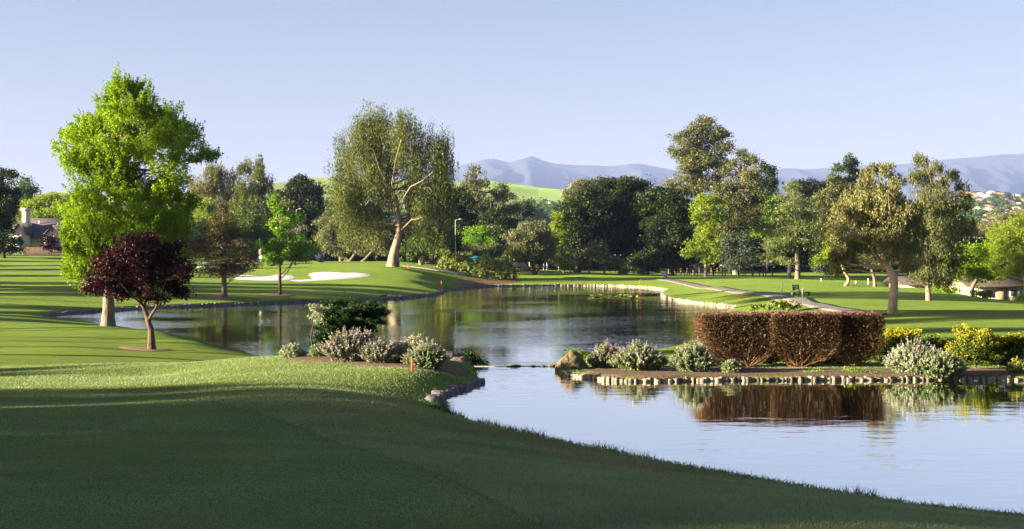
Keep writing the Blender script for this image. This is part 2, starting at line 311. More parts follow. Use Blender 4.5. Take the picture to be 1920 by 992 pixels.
sel = (GV[:, 1] < 70) & (np.abs(GV[:, 0]) < 95); fair = np.zeros(len(GV)); ed = sdist(GV[sel, 0], GV[sel, 1], edge); fair[sel] = np.clip(.5 - ed / .3, 0, 1)
line = np.zeros(len(GV)); line[sel] = np.exp(-(ed / .16) ** 2)
wildm = np.clip((GV[:, 1] - 300) / 80, 0, 1)
ca = gme.color_attributes.new('lawn', 'FLOAT_COLOR', 'POINT'); ca.data.foreach_set('color', np.stack([dry, fair, wildm, line], 1).astype(np.float32).ravel())
m, t, b = mat('grass_lawn'); tc = N(t, 'ShaderNodeTexCoord'); at = N(t, 'ShaderNodeVertexColor', layer_name='lawn'); sp = N(t, 'ShaderNodeSeparateColor'); t.links.new(at.outputs[0], sp.inputs[0])
def noise(sc_, det=5, rough=.6, stretch=None):
    n = N(t, 'ShaderNodeTexNoise', Scale=sc_, Detail=det, Roughness=rough)
    if stretch:
        mp = N(t, 'ShaderNodeMapping'); mp.inputs['Scale'].default_value = stretch; t.links.new(tc.outputs['Object'], mp.inputs[0]); t.links.new(mp.outputs[0], n.inputs['Vector'])
    else: t.links.new(tc.outputs['Object'], n.inputs['Vector'])
    return n
def mixc(f, a, b_, bt='MIX'):
    x = N(t, 'ShaderNodeMix', data_type='RGBA', blend_type=bt)
    for s, i in ((f, 0), (a, 6), (b_, 7)):
        if isinstance(s, (int, float)): x.inputs[i].default_value = s
        elif isinstance(s, (tuple, list)): x.inputs[i].default_value = c4(s)
        else: t.links.new(s, x.inputs[i])
    return x.outputs[2]
big = noise(.12, 4); mid = noise(.9, 4); fine = noise(14, 4, .8); vfine = noise(60, 3, .8)
cA = ramp(t, big.outputs[0], [(.3, (.085, .135, .016)), (.5, (.115, .17, .02)), (.7, (.15, .195, .026))])
cM = ramp(t, mid.outputs[0], [(.3, (.75, .82, .8)), (.5, (1, 1, 1)), (.72, (1.3, 1.12, .95))])
cF = ramp(t, fine.outputs[0], [(.3, (.5, .55, .5)), (.5, (1, 1, 1)), (.7, (1.5, 1.4, 1.4))])
col = mixc(1., cA.outputs[0], cM.outputs[0], 'MULTIPLY'); col = mixc(.75, col, cF.outputs[0], 'MULTIPLY')
cfair = mixc(.6, mixc(1., (.085, .145, .035), cM.outputs[0], 'MULTIPLY'), cF.outputs[0], 'MULTIPLY')
col = mixc(sp.outputs[1], col, cfair)
dm = N(t, 'ShaderNodeMath', operation='MULTIPLY'); dn = ramp(t, noise(3.5, 5, .7).outputs[0], [(.38, (0, 0, 0)), (.55, (1, 1, 1))]); t.links.new(sp.outputs[0], dm.inputs[0]); t.links.new(dn.outputs[0], dm.inputs[1])
col = mixc(dm.outputs[0], col, mixc(1., (.2, .17, .1), cF.outputs[0], 'MULTIPLY'))
ln = N(t, 'ShaderNodeMath', operation='MULTIPLY'); t.links.new(at.outputs[1], ln.inputs[0]); ln.inputs[1].default_value = .35
col = mixc(ln.outputs[0], col, (.03, .06, .015))
wild = ramp(t, noise(.012, 6, .65).outputs[0], [(.3, (.066, .059, .046)), (.5, (.1, .09, .063)), (.7, (.14, .125, .09))])
col = mixc(sp.outputs[2], col, wild.outputs[0])
t.links.new(col, b.inputs['Base Color']); b.inputs['Roughness'].default_value = .95; b.inputs['Specular IOR Level'].default_value = .1
b.inputs['Sheen Weight'].default_value = .15; b.inputs['Sheen Roughness'].default_value = .35; b.inputs['Sheen Tint'].default_value = (.5, .85, .15, 1)
ht = N(t, 'ShaderNodeMath', operation='MULTIPLY_ADD'); t.links.new(vfine.outputs[0], ht.inputs[0]); ht.inputs[1].default_value = .6; t.links.new(fine.outputs[0], ht.inputs[2])
bp = N(t, 'ShaderNodeBump', Strength=.9, Distance=.06); t.links.new(ht.outputs[0], bp.inputs['Height']); t.links.new(bp.outputs[0], b.inputs['Normal'])
MGRASS = m
tag(obj('ground', gme, MGRASS), 'rolling mown golf course turf running out to green hills', kind='structure')
# ------------------------------------------------------------------ water
def water(name, label, z, poly, lo, hi, cx, cy):
    X, Yv = np.meshgrid(cx, cy); xc, yc = (X[:-1, :-1] + X[1:, 1:]) / 2, (Yv[:-1, :-1] + Yv[1:, 1:]) / 2
    k = (sdist(xc, yc, poly) < 1.1).reshape(xc.shape) & (yc > lo) & (yc < hi); q = np.argwhere(k); nxx = X.shape[1]; a = q[:, 0] * nxx + q[:, 1]
    V = np.stack([X.ravel(), Yv.ravel(), np.full(X.size, z)], 1); Fc = np.stack([a, a + 1, a + nxx + 1, a + nxx], 1)
    us, inv = np.unique(Fc, return_inverse=True); me = np_mesh(name, V[us], [inv.reshape(-1, 4)])
    return tag(obj(name, me, MWUP if 'upper' in name else MWAT), label, kind='structure')
m, t, b = mat('pond_water'); tc = N(t, 'ShaderNodeTexCoord')
t.nodes.remove(b); dfw = N(t, 'ShaderNodeBsdfDiffuse'); dfw.inputs[0].default_value = (.02, .03, .01, 1); b = N(t, 'ShaderNodeBsdfGlossy', Roughness=.03); b.inputs[0].default_value = (.98, .98, .98, 1)
fr = N(t, 'ShaderNodeFresnel', IOR=1.33); fm_ = N(t, 'ShaderNodeMath', operation='MULTIPLY_ADD'); fm_.inputs[1].default_value = .17; fm_.inputs[2].default_value = .82; t.links.new(fr.outputs[0], fm_.inputs[0])
mw = N(t, 'ShaderNodeMixShader'); t.links.new(fm_.outputs[0], mw.inputs[0]); t.links.new(dfw.outputs[0], mw.inputs[1]); t.links.new(b.outputs[0], mw.inputs[2]); t.links.new(mw.outputs[0], t.nodes['Material Output'].inputs[0])
mp = N(t, 'ShaderNodeMapping'); mp.inputs['Scale'].default_value = (.55, 1.5, 1); mp.inputs['Rotation'].default_value = (0, 0, .12); t.links.new(tc.outputs['Object'], mp.inputs[0])
n1 = N(t, 'ShaderNodeTexNoise', Scale=1.6, Detail=3, Roughness=.5); t.links.new(mp.outputs[0], n1.inputs['Vector'])
n2 = N(t, 'ShaderNodeTexNoise', Scale=6., Detail=2, Roughness=.5); t.links.new(mp.outputs[0], n2.inputs['Vector'])
n3 = N(t, 'ShaderNodeTexNoise', Scale=.09, Detail=2); t.links.new(tc.outputs['Object'], n3.inputs['Vector'])
am = ramp(t, n3.outputs[0], [(.4, (.2, .2, .2)), (.6, (1, 1, 1))])
sm = N(t, 'ShaderNodeMath', operation='MULTIPLY_ADD'); t.links.new(n2.outputs[0], sm.inputs[0]); sm.inputs[1].default_value = .22; t.links.new(n1.outputs[0], sm.inputs[2])
pr = N(t, 'ShaderNodeMath', operation='MULTIPLY'); t.links.new(sm.outputs[0], pr.inputs[0]); t.links.new(am.outputs[0], pr.inputs[1])
bp = N(t, 'ShaderNodeBump', Strength=1., Distance=.011); t.links.new(pr.outputs[0], bp.inputs['Height']); t.links.new(bp.outputs[0], b.inputs['Normal'])
MWAT = m
MWUP = m.copy(); MWUP.name = 'pond_water_ruffled'
for q in MWUP.node_tree.nodes:
    if q.bl_idname == 'ShaderNodeBump': q.inputs['Distance'].default_value = .021
water('upper_pond_water', 'calm upper pond behind the low weir mirroring trees and sky', ZUP, UPs, YW, 999, np.arange(-45, 45, .5), np.r_[YW, np.arange(YW + .5, 190, .5)])
water('lower_pond_water', 'lower pond in front of the weir, rippled and pale with sky', ZN, LOs, -9, YW, np.arange(-5, 30, .3), np.r_[np.arange(YW - 26.1, YW - .1, .3), YW])
# ------------------------------------------------------------------ mountains
def mountain(name, label, D, depth, prof, seed, rough, mat_, x0, x1, nx_=420, ny_=90):
    u = np.linspace(x0, x1, nx_); s = np.linspace(0, 1, ny_); U, Sg = np.meshgrid(u, s); px, py = np.array(prof, float).T
    Y = D - depth * (1 - Sg); X = (U - 960) / F * Y
    hh = H + (YH - np.interp(U, px, py)) / F * D
    rid = 1 - np.abs(2 * fbm(U / 75 + 1.2 * Sg + fbm(U / 200, Sg * 2, 2, seed + 5), Sg * 1.1, 4, seed) - 1) * 1.7
    r2 = fbm(U / 16, Sg * 9, 4, seed + 9)
    base = np.power(Sg, .85); bell = np.sin(np.pi * Sg) ** .8
    Z = hh * base + hh * rough * bell * (rid - .75) + hh * .05 * (r2 - .5) * (bell + .15)
    Z = np.where(Sg > .97, hh * (1 + .01 * (r2 - .5)), np.minimum(Z, hh * (.9 + .1 * Sg) if False else Z))
    back = np.stack([X[-1] * (1 + depth * .5 / D), np.full(nx_, D + depth * .5), np.full(nx_, -5.)], 1)
    V = np.concatenate([np.stack([X.ravel(), Y.ravel(), np.maximum(Z, -5).ravel()], 1), back])
    i = (np.arange(ny_)[:, None] * nx_ + np.arange(nx_ - 1)[None]).reshape(-1)
    return tag(obj(name, np_mesh(name, V, [np.stack([i, i + 1, i + nx_ + 1, i + nx_], 1)], True), mat_), label, kind='structure')
MMT = simple('mountain_scrub', (.016, .022, .02), (.036, .038, .032), .02, .95, 0, detail=10)
mountain('mountains', 'hazy blue mountain ridge with a double summit along the skyline', 9000, 3600, [(-1500, 380), (-200, 392), (300, 385), (560, 352), (700, 335), (800, 322), (858, 313), (885, 306), (905, 301), (925, 299), (940, 302), (955, 306), (970, 302), (985, 297), (998, 294), (1010, 299), (1028, 306), (1045, 309), (1090, 311), (1150, 313), (1180, 309), (1200, 308), (1235, 315), (1270, 322), (1330, 325), (1400, 325), (1440, 321), (1475, 317), (1520, 319), (1560, 315), (1620, 311), (1700, 309), (1740, 304), (1780, 300), (1830, 296), (1880, 291), (1920, 290), (2000, 286), (2200, 295), (3200, 330)], 2, .22, MMT, -700, 2700)
# ------------------------------------------------------------------ air
if HAZE:
    m = bpy.data.materials.new('haze_air'); m.use_nodes = True; t = m.node_tree; t.nodes.remove(t.nodes['Principled BSDF'])
    v = N(t, 'ShaderNodeVolumePrincipled'); v.inputs['Color'].default_value = (.33, .46, .88, 1); v.inputs['Density'].default_value = HAZE; v.inputs['Anisotropy'].default_value = .0
    t.links.new(v.outputs[0], t.nodes['Material Output'].inputs['Volume'])
    tag(MB().box((-100, 6600, 318), (14600, 13900, 650)).build('haze', m), 'thin blue evening haze over the valley', kind='stuff')
# ------------------------------------------------------------------ trees
def crown_points(lobes, od, leaf, wd, clump, r, mode, droop):
    """lobes in metres: centre xyz, radii xyz. returns leaf points"""
    out = []; cents = []
    for (c, R) in lobes:
        area = math.pi * (R[0] + R[1]) / 2 * R[2]; n = int(od * area / (.28 * leaf * wd)); per = max(8, int((clump / leaf) ** 2 * 5.0)); nc = max(4, n // per)
        big = 2.4 * clump; nb = max(7, int(1.5 * R[0] * R[2] / big ** 2 * 4.5)); ub = unit(nb, r) * (r.random((nb, 1)) ** .33) * (1 + .13 * r.normal(size=(nb, 1))); kb = r.integers(0, nb, nc)
        u = ub[kb]; cc = c + u * R + unit(nc, r) * (r.random((nc, 1)) ** .4) * np.minimum(big, R * .6) * np.array([1, 1, .75])
        cs = clump * np.exp(.35 * r.normal(size=(nc, 1))); w_ = np.clip((cs[:, 0] / clump) ** 1.5, .3, 3); k = r.choice(nc, n, p=w_ / w_.sum())
        if mode == 'weep':
            q = r.normal(size=(n, 3)) * cs[k] * np.array([.2, .2, .25]); L_ = droop * (.5 + 1. * r.random((nc, 1)))[k]
            q[:, 2] -= (r.random(n) ** .8) * L_[:, 0]
        elif mode == 'up':
            q = r.normal(size=(n, 3)) * cs[k] * np.array([.32, .32, .3]); L_ = (droop * (.4 + r.random((nc, 1))))[k]; tt = r.random((n, 1)); dirn = u * np.array([.7, .7, .35]) + np.array([0, 0, .75])
            q = q * (1.15 - .75 * tt) + dirn[k] * L_ * tt
        elif mode == 'flat': q = r.normal(size=(n, 3)) * cs[k] * np.array([.75, .75, .2]); rad = np.linalg.norm(q[:, :2], axis=1); q[:, 2] -= rad * .25
        else: q = unit(n, r) * (r.random((n, 1)) ** .45) * cs[k] * np.array([1, 1, .72])
        out.append(cc[k] + q); cents.append(cc)
    return np.concatenate(out), cents
def limb(mb, a, b, r0, r1, r, sag=.15, k=5, n=6, wob=.06):
    a, b = np.asarray(a, float), np.asarray(b, float); L_ = np.linalg.norm(b - a); mid_ = (a + b) / 2 + np.array([0, 0, -sag * L_]) + r.normal(size=3) * wob * L_
    tt = np.linspace(0, 1, n)[:, None]; p = (1 - tt) ** 2 * a + 2 * tt * (1 - tt) * mid_ + tt ** 2 * b; p[1:-1] += r.normal(size=(n - 2, 3)) * wob * .25 * L_
    mb.tube(p, np.linspace(r0, r1, n), k, cap=False); return p
SPEC = {  # leaf and clump in photo pixels at the tree's distance
 'broad': dict(lpx=3.9, ratio=.62, clump=8, od=4.2, mode='clump'), 'fine': dict(lpx=3.2, ratio=.5, clump=6, od=4., mode='clump'),
 'euc': dict(lpx=3.9, ratio=.4, clump=7, od=3.2, mode='clump'), 'weep': dict(lpx=4.2, ratio=.3, clump=8, od=2.6, mode='weep', droop=30), 'up': dict(lpx=4., ratio=.7, clump=7, od=4., mode='up', droop=14),
 'dense': dict(lpx=3.8, ratio=.55, clump=8, od=5.5, mode='clump'), 'flat': dict(lpx=3.8, ratio=.3, clump=9, od=3.6, mode='flat'), 'thin': dict(lpx=4., ratio=.35, clump=7, od=.9, mode='clump')}
NTREE = [0]; NLEAF = [0]
def tree(name, label, base, lobes, trunk=None, Y=None, leaf='green', bark='brown', kind='broad', group=None, cat='tree', limbs=4, rt=None, seed=None, zs=None, bare=None, extra=None, depth=1., nolimb=False, parts=('trunk', 'crown'), flow=None, **kw):
    NTREE[0] += 1; r = np.random.default_rng(seed or 100 + NTREE[0])
    b0 = on(base[0], Y) if Y else hit(*base)
    Y = b0[1]; m_ = Y / F; base_py = YH + (H - b0[2]) / m_; b0 = b0 - np.array([0, 0, .05])
    s = dict(SPEC[kind]); s.update(kw); leafm = s['lpx'] * m_; wdm = leafm * s['ratio']; cl = s['clump'] * m_
    wid = (max(l[0] + l[2] for l in lobes) - min(l[0] - l[2] for l in lobes)) * m_
    LB = []
    for l in lobes:
        dy = l[4] * m_ if len(l) > 4 else r.uniform(-.3, .3) * (wid - 2 * l[2] * m_) * depth
        Yl = Y + dy; c = P(l[0], l[1], Yl) - b0; k = Yl / F; LB.append((c, np.array([l[2] * k, min(l[2], max(l[3], l[2] * .6) * 1.5) * k * depth, l[3] * k])))
    root = thing(name, label, cat, b0, group=group)
    # wood
    top = min(l[1] for l in lobes); cxm = sum(l[0] * l[2] for l in lobes) / sum(l[2] for l in lobes); lowest = max(l[1] for l in lobes); hpx = base_py - top
    rt = rt or hpx * .022
    if trunk is None:
        trunk = [(base[0], base_py, rt), (base[0] + (cxm - base[0]) * .3 + r.normal() * rt * .5, base_py - .33 * hpx, rt * .75), (cxm * .6 + base[0] * .4 + r.normal() * rt, base_py - .66 * hpx, rt * .5), (cxm, top + 8, rt * .12)]
    tp = np.array([P(a, c, Y) - b0 for a, c, _ in trunk]); tp[0] = (0, 0, -.1); tr = np.array([q[2] for q in trunk]) * m_
    tq = chaikin(np.c_[tp, tr], 2); mb = MB()
    if tq[0, 3] > 0: 
        q = tq.copy(); flare = np.exp(-np.clip(q[:, 2], 0, 99) / (tr[0] * 1.6)) * .3; wv = np.cumsum(r.normal(size=(len(q), 2)), 0) * tr[0] * .06; wv -= wv[0]; q[:, :2] += wv
        mb.tube(q[:, :3], q[:, 3] * (1 + flare), 9)
    if not nolimb:
        pts, cents = crown_points(LB, .01, leafm, wdm, cl, r, 'clump', 0)
        for (c, R), cc in zip(LB, cents):
            ok = [i for i in range(len(tq)) if tq[i, 2] < c[2] - .25 * R[2]] or [len(tq) // 2]
            i = ok[-1] if len(ok) < 3 else ok[-r.integers(1, 3)]; i = max(i, 1)
            d = np.linalg.norm(c - tq[i, :3]); r0 = min(tq[i, 3] * .6, .012 * d + tr[0] * .13); p = limb(mb, tq[i, :3], c + np.array([0, 0, R[2] * .3]), r0, r0 * .3, r, .12)
            for j in range(limbs):
                e = c + unit(1, r)[0] * R * .85; a = p[r.integers(2, 5)]; limb(mb, a, e, r0 * .45, r0 * .12, r, .05, 4, 4)
    if extra: extra(mb, b0, Y, m_, r)
    mb.build(parts[0], BK[bark], root, True)
    dr = s.get('droop', 0) * m_
    pts, _ = crown_points(LB, s['od'], leafm, wdm, cl, r, s['mode'], dr)
    if s['mode'] == 'weep': pts[:, 2] += dr * .35
    bias = {'weep': (0, 0, -1.6), 'up': (0, 0, .3)}.get(s['mode'])
    pts = pts[pts[:, 2] > .8 * m_]; V, Fc = leaves(pts, leafm, wdm, bias, r); NLEAF[0] += len(Fc)
    obj(parts[1], np_mesh(parts[1], V, [Fc]), L[leaf], root)
    if flow:
        fm, nf, sz, zb = flow; ctr = pts.mean(0); q = pts[r.random(len(pts)) < .9]; sc_ = ((q - ctr) / (pts.std(0) + 1e-6)); wgt = (.3 + (sc_ ** 2).sum(1)) * np.exp(zb * sc_[:, 2] - .8 * sc_[:, 0]); q = q[r.choice(len(q), nf, p=wgt / wgt.sum())]
        q = q + (q - ctr) * .03 + np.array([0, 0, .02]); V, Fc = leaves(np.repeat(q, 3, 0) + r.normal(size=(nf * 3, 3)) * sz * m_ * .25, sz * m_, sz * m_ * .8, None, r); obj('flowers', np_mesh('flowers', V, [Fc]), L[fm], root)
    return root
# near left lawn
def T(*a, **k): return tree(*a, **k)
T('sweetgum_tree', 'tall bright green tree with thick pale trunk on the near left mound', (202, 612),
  [(222, 168, 13, 18), (240, 172, 10, 14), (203, 195, 16, 16), (288, 205, 14, 18), (322, 222, 14, 14), (140, 250, 16, 16), (122, 285, 12, 16), (225, 190, 28, 34), (200, 235, 38, 38), (262, 215, 30, 38), (300, 235, 32, 32), (165, 262, 38, 34), (240, 280, 56, 46), (310, 280, 42, 36), (345, 262, 30, 24), (385, 293, 24, 16), (148, 320, 28, 42), (200, 350, 58, 56), (272, 360, 46, 52),
   (325, 345, 30, 44), (144, 400, 24, 42), (190, 430, 58, 52), (262, 425, 46, 48), (318, 415, 30, 40), (355, 400, 18, 22), (156, 480, 26, 40), (215, 490, 55, 42), (285, 480, 40, 30), (150, 522, 22, 24), (340, 450, 24, 20), (138, 450, 16, 34), (146, 505, 18, 24), (175, 530, 24, 18), (232, 520, 40, 20)],
  [(202, 612, 12), (202, 560, 10), (210, 480, 8.5), (222, 380, 7), (228, 280, 4.5), (224, 180, 1.5)], leaf='gum', bark='grey', kind='up', limbs=7, od=4.4, lpx=3.7, droop=20, clump=9)
T('plum_tree', 'small dark purple-leaved tree in front of the tall bright green tree', (285, 657),
  [(262, 465, 48, 26), (300, 462, 34, 26), (225, 490, 44, 32), (195, 510, 30, 30), (320, 500, 36, 32), (270, 515, 52, 34), (180, 540, 22, 16), (225, 535, 34, 20), (330, 540, 26, 20), (290, 545, 30, 16), (345, 510, 16, 16)],
  [(285, 657, 7.5), (283, 625, 6), (277, 598, 5), (268, 575, 3.4), (255, 545, 2.4), (262, 480, 1)], leaf='plum', bark='brown', kind='broad',
  extra=lambda mb, b0, Y, m_, r: [mb.tube(np.array([P(a, c, Y + dd) - b0 for a, c, dd in q]), np.linspace(w0, 1, len(q)) * m_, 7, False) for q, w0 in [([(278, 600, 0), (291, 580, -.3), (302, 555, -.5), (312, 520, -.6)], 3.2), ([(270, 578, 0), (276, 550, .4), (285, 510, .6)], 2.6), ([(268, 572, 0), (245, 553, -.6), (225, 530, -.9)], 2.2)]], od=3.68, lpx=5.2, clump=8.5, limbs=7)
# left far lawn
T('brown_conifer', 'thin brownish conifer with sparse needles on the far left bank', (420, 558),
  [(416, 392, 8, 14), (418, 415, 24, 13), (408, 440, 34, 14), (436, 440, 24, 14), (390, 462, 32, 14), (435, 465, 38, 15), (400, 482, 42, 14), (445, 487, 34, 15), (412, 503, 45, 11), (445, 508, 32, 8), (380, 455, 16, 12)],
  [(420, 558, 5.5), (419, 500, 4.3), (417, 440, 2.6), (416, 385, .6)], leaf='conif', bark='grey', kind='flat', lpx=3.4, ratio=.35, od=2.72, clump=8, limbs=9)
T('young_maple', 'slim young bright green tree with loose side branches by the left bunker', (525, 553),
  [(517, 380, 8, 16), (521, 402, 12, 16), (519, 428, 13, 16), (522, 455, 14, 15), (516, 480, 18, 14), (548, 405, 20, 9), (545, 425, 14, 8), (552, 450, 16, 12), (575, 468, 22, 9), (555, 485, 18, 10), (500, 462, 12, 8), (503, 485, 13, 9), (540, 470, 16, 14)],
  [(525, 553, 3.2), (525, 510, 2.6), (522, 450, 1.8), (518, 372, .5)], leaf='maple', bark='dark', kind='broad', od=3.36, lpx=4.4, clump=6, limbs=4,
  extra=lambda mb, b0, Y, m_, r: limb(mb, P(526, 522, Y) - b0, P(548, 492, Y) - b0, 1.3 * m_, .8 * m_, r, .25))
T('weeping_eucalyptus', 'huge weeping olive gold tree with leaning trunk, tallest on the lawn', (737, 500),
  [(702, 222, 28, 26), (735, 240, 36, 22), (768, 232, 24, 18), (672, 262, 34, 28), (710, 270, 46, 34), (770, 270, 42, 32), (648, 300, 28, 40), (690, 320, 48, 36), (750, 310, 44, 30), (638, 350, 20, 44), (668, 372, 34, 36), (712, 370, 36, 26),
   (818, 268, 26, 28), (832, 300, 24, 36), (800, 320, 30, 32), (840, 345, 20, 36), (790, 372, 32, 36), (828, 385, 26, 40), (805, 418, 40, 26), (700, 405, 34, 30), (655, 405, 22, 26), (775, 345, 26, 26)],
  [(737, 500, 10.5), (740, 470, 8.5), (750, 435, 6), (747, 405, 5.2), (742, 375, 4.6), (728, 345, 3.6), (712, 300, 3), (705, 225, 1)], leaf='weep', bark='pale', kind='weep', limbs=7, od=2.1, droop=54, lpx=4.2, clump=9,
  extra=lambda mb, b0, Y, m_, r: [mb.tube(np.array([P(a, c, Y + dd) - b0 for a, c, dd in q]), np.linspace(w0, .6, len(q)) * m_, 7, False) for q, w0 in [
      ([(749, 405, 0), (757, 370, -2), (770, 350, -4), (790, 340, -5), (812, 322, -6)], 1.6), ([(743, 378, 0), (735, 345, -3), (742, 300, -5), (752, 262, -4)], 1.5), ([(738, 362, 0), (700, 345, -4), (672, 322, -5), (650, 300, -5)], 2),
      ([(750, 412, 0), (790, 400, 3), (820, 350, 4), (828, 290, 2)], 2.2), ([(752, 432, 0), (772, 412, -3), (786, 410, -4)], 1.8), ([(735, 400, 0), (712, 378, -5), (694, 374, -6), (685, 385, -6)], 1.5), ([(728, 345, 0), (712, 318, -5), (700, 280, -6)], 1.8)]])
# far left, round the house
T('dark_cypress', 'very dark tall tree at the left edge beside the cream house', (8, 478), [(2, 345, 16, 24), (22, 335, 7, 14), (6, 380, 22, 30), (26, 372, 8, 18), (8, 415, 22, 26), (4, 445, 26, 20), (-20, 400, 30, 60)], Y=196, leaf='oak', kind='dense', bark='dark', limbs=2)
T('leafy_tree', 'blue-green tree rising behind the dark tree at far left', (45, 478), [(40, 355, 22, 20), (38, 385, 26, 24)], Y=290, leaf='green', kind='broad', limbs=2)
T('camphor_tree', 'rounded yellow-green tree behind the roof of the cream house', (90, 475), [(68, 385, 30, 20), (92, 378, 26, 18), (110, 395, 26, 26), (65, 405, 30, 20), (95, 415, 34, 24), (125, 405, 20, 30)], Y=262, leaf='bright', kind='dense', limbs=2)
T('round_shrub_tree', 'very dark clipped shrub standing before the cream gable', (96, 464), [(96, 455, 19, 10)], Y=216, leaf='plum', kind='dense', bark='dark', cat='shrub', limbs=2)
T('leafy_tree', 'dark green tree half hidden behind the purple-leaved tree', (330, 495), [(330, 430, 34, 34), (360, 450, 30, 30), (300, 450, 30, 36)], Y=205, leaf='green', kind='dense', limbs=2)
T('leafy_tree', 'yellow-green topped tree behind the thin brownish conifer', (385, 498), [(388, 398, 24, 18), (412, 405, 20, 16), (378, 425, 26, 24), (405, 440, 34, 30), (380, 460, 30, 20)], Y=215, leaf='bright', kind='broad', limbs=3)
T('leafy_tree', 'rounded dark green tree right of the thin brownish conifer', (478, 498), [(455, 420, 26, 26), (480, 435, 32, 34), (500, 462, 24, 26), (460, 460, 30, 26)], Y=222, leaf='green', kind='dense', limbs=3)
T('eucalyptus', 'pale feathery eucalyptus over the thin brownish conifer', (400, 495), [(398, 325, 26, 20), (425, 330, 18, 20), (380, 350, 26, 26), (415, 360, 36, 26), (440, 375, 28, 26), (370, 375, 18, 26), (400, 395, 40, 26)], Y=250, leaf='eucpale', kind='weep', bark='pale', od=2.08, droop=16, clump=7)
T('eucalyptus', 'narrow weeping eucalyptus with a feathery split top left of the dark tree cluster', (478, 498), [(459, 312, 16, 16), (478, 318, 16, 22), (492, 325, 12, 18), (470, 350, 22, 22), (495, 350, 16, 20), (475, 385, 36, 28), (505, 380, 16, 26), (480, 415, 36, 24)], Y=246, leaf='weep', kind='weep', bark='pale', od=2.24, droop=18, clump=7)
T('dark_oak', 'dark lumpy evergreen left of the weeping giant, outlined against the green hill', (572, 500), [(560, 348, 16, 16), (580, 355, 16, 20), (592, 372, 10, 24), (540, 362, 18, 18), (555, 385, 34, 30), (585, 400, 18, 30), (535, 400, 22, 30), (570, 430, 32, 34), (592, 440, 12, 22)], Y=242, leaf='oak', kind='dense', bark='pale', limbs=3)
T('leafy_tree', 'dull khaki tree in front of the dark lumpy evergreen', (545, 498), [(540, 395, 16, 20), (550, 415, 18, 22), (530, 440, 18, 26)], Y=232, leaf='eucpale', kind='fine', limbs=2)
T('grey_shrub_tree', 'bare greyish shrub behind the slim young bright green tree', (562, 497), [(562, 440, 14, 20), (562, 465, 16, 18)], Y=212, leaf='lav', kind='fine', od=1.92)
T('tall_shrub', 'yellowish upright shrub left of the grey-green olive row', (594, 493), [(596, 460, 18, 20), (590, 475, 14, 12)], Y=205, leaf='bright', kind='up', cat='shrub', droop=8)
for lb, bx, tx, lobes, Y in [('tallest grey-green olive of the row, leftmost beside the yellowish shrub', 640, 634, [(622, 418, 20, 18), (642, 425, 22, 20), (622, 445, 26, 22), (648, 452, 20, 22), (635, 465, 26, 14)], 200),
                         ('grey-green olive with slanting twin stems in the middle of the row', 655, 680, [(668, 440, 22, 16), (688, 446, 24, 20), (672, 462, 24, 16), (696, 466, 16, 12)], 197),
                         ('grey-green olive nearest the weeping giant, thick single trunk', 679, 712, [(715, 428, 22, 20), (735, 440, 16, 20), (708, 452, 24, 20), (730, 462, 20, 16)], 193)]:
    T('olive_tree', lb, (bx, 496), lobes, [(bx, 496, 3.2), (bx + (tx - bx) * .4, 478, 2.5), (tx, 455, 1.8), (tx, 430, .6)], Y=Y, leaf='olive', bark='grey', kind='fine', od=4.48, group='olives behind the green')
T('leafy_tree', 'small round tree with yellow side right of the weeping giant', (790, 506), [(782, 458, 20, 18), (800, 462, 20, 18), (770, 472, 16, 12), (812, 452, 16, 20)], [(790, 506, 4), (788, 488, 3.2), (795, 470, 2), (795, 445, .6)], Y=190, leaf='green', bark='grey', kind='broad', limbs=4)
T('leafy_tree', 'low dark tree with crooked stems left of the olive green waterside bushes', (826, 505), [(830, 440, 24, 26), (842, 462, 24, 18), (820, 470, 20, 12)], [(826, 506, 3), (820, 492, 2.4), (830, 475, 2), (835, 450, .6)], Y=204, leaf='oak', bark='grey', kind='broad', limbs=4)
T('dark_oak', 'dark tree tucked behind the right side of the weeping giant', (862, 500), [(860, 380, 20, 26), (868, 410, 20, 30), (850, 430, 24, 26), (845, 395, 22, 30)], Y=228, leaf='oak', kind='dense', limbs=2)
# middle
T('eucalyptus', 'open eucalyptus with bright white limbs below the mountain', (902, 505), [(893, 322, 11, 10), (880, 338, 12, 12), (905, 342, 12, 14), (882, 362, 20, 18), (872, 385, 18, 20), (902, 378, 20, 20), (925, 372, 14, 14), (942, 352, 10, 12), (950, 370, 14, 12), (890, 410, 26, 24), (925, 405, 26, 22), (955, 392, 16, 14), (880, 445, 28, 20)],
  [(905, 505, 6), (908, 450, 5), (905, 405, 4), (897, 370, 3), (890, 345, 2.2), (896, 318, .8)], Y=240, leaf='euc', bark='pale', kind='euc', od=2.40, limbs=5, clump=7,
  extra=lambda mb, b0, Y, m_, r: [mb.tube(np.array([P(a, c, Y - 3) - b0 for a, c in q]), np.linspace(w0, .6, len(q)) * m_, 6, False) for q, w0 in [([(901, 385), (888, 358), (882, 352)], 2.2), ([(906, 420), (888, 395), (872, 380)], 2.2), ([(907, 440), (930, 400), (935, 380)], 2)]])
T('eucalyptus', 'dark small-crowned tree standing out left of the hillside houses', (985, 500), [(975, 387, 14, 9), (992, 384, 10, 9), (965, 398, 12, 10), (990, 400, 12, 8), (980, 425, 16, 16)], Y=262, leaf='eucblue', bark='dark', kind='euc', od=3.52)
T('dark_oak', 'dark olive tree left of the silvery round olive', (948, 508), [(938, 420, 26, 22), (955, 440, 22, 28), (925, 448, 26, 26), (945, 470, 30, 20)], Y=226, leaf='oak', kind='dense', limbs=2)
T('leafy_tree', 'low bright green tree behind the waterside bushes', (890, 508), [(900, 440, 24, 14), (884, 455, 20, 16), (912, 455, 22, 14)], Y=215, leaf='maple', kind='broad', limbs=3)
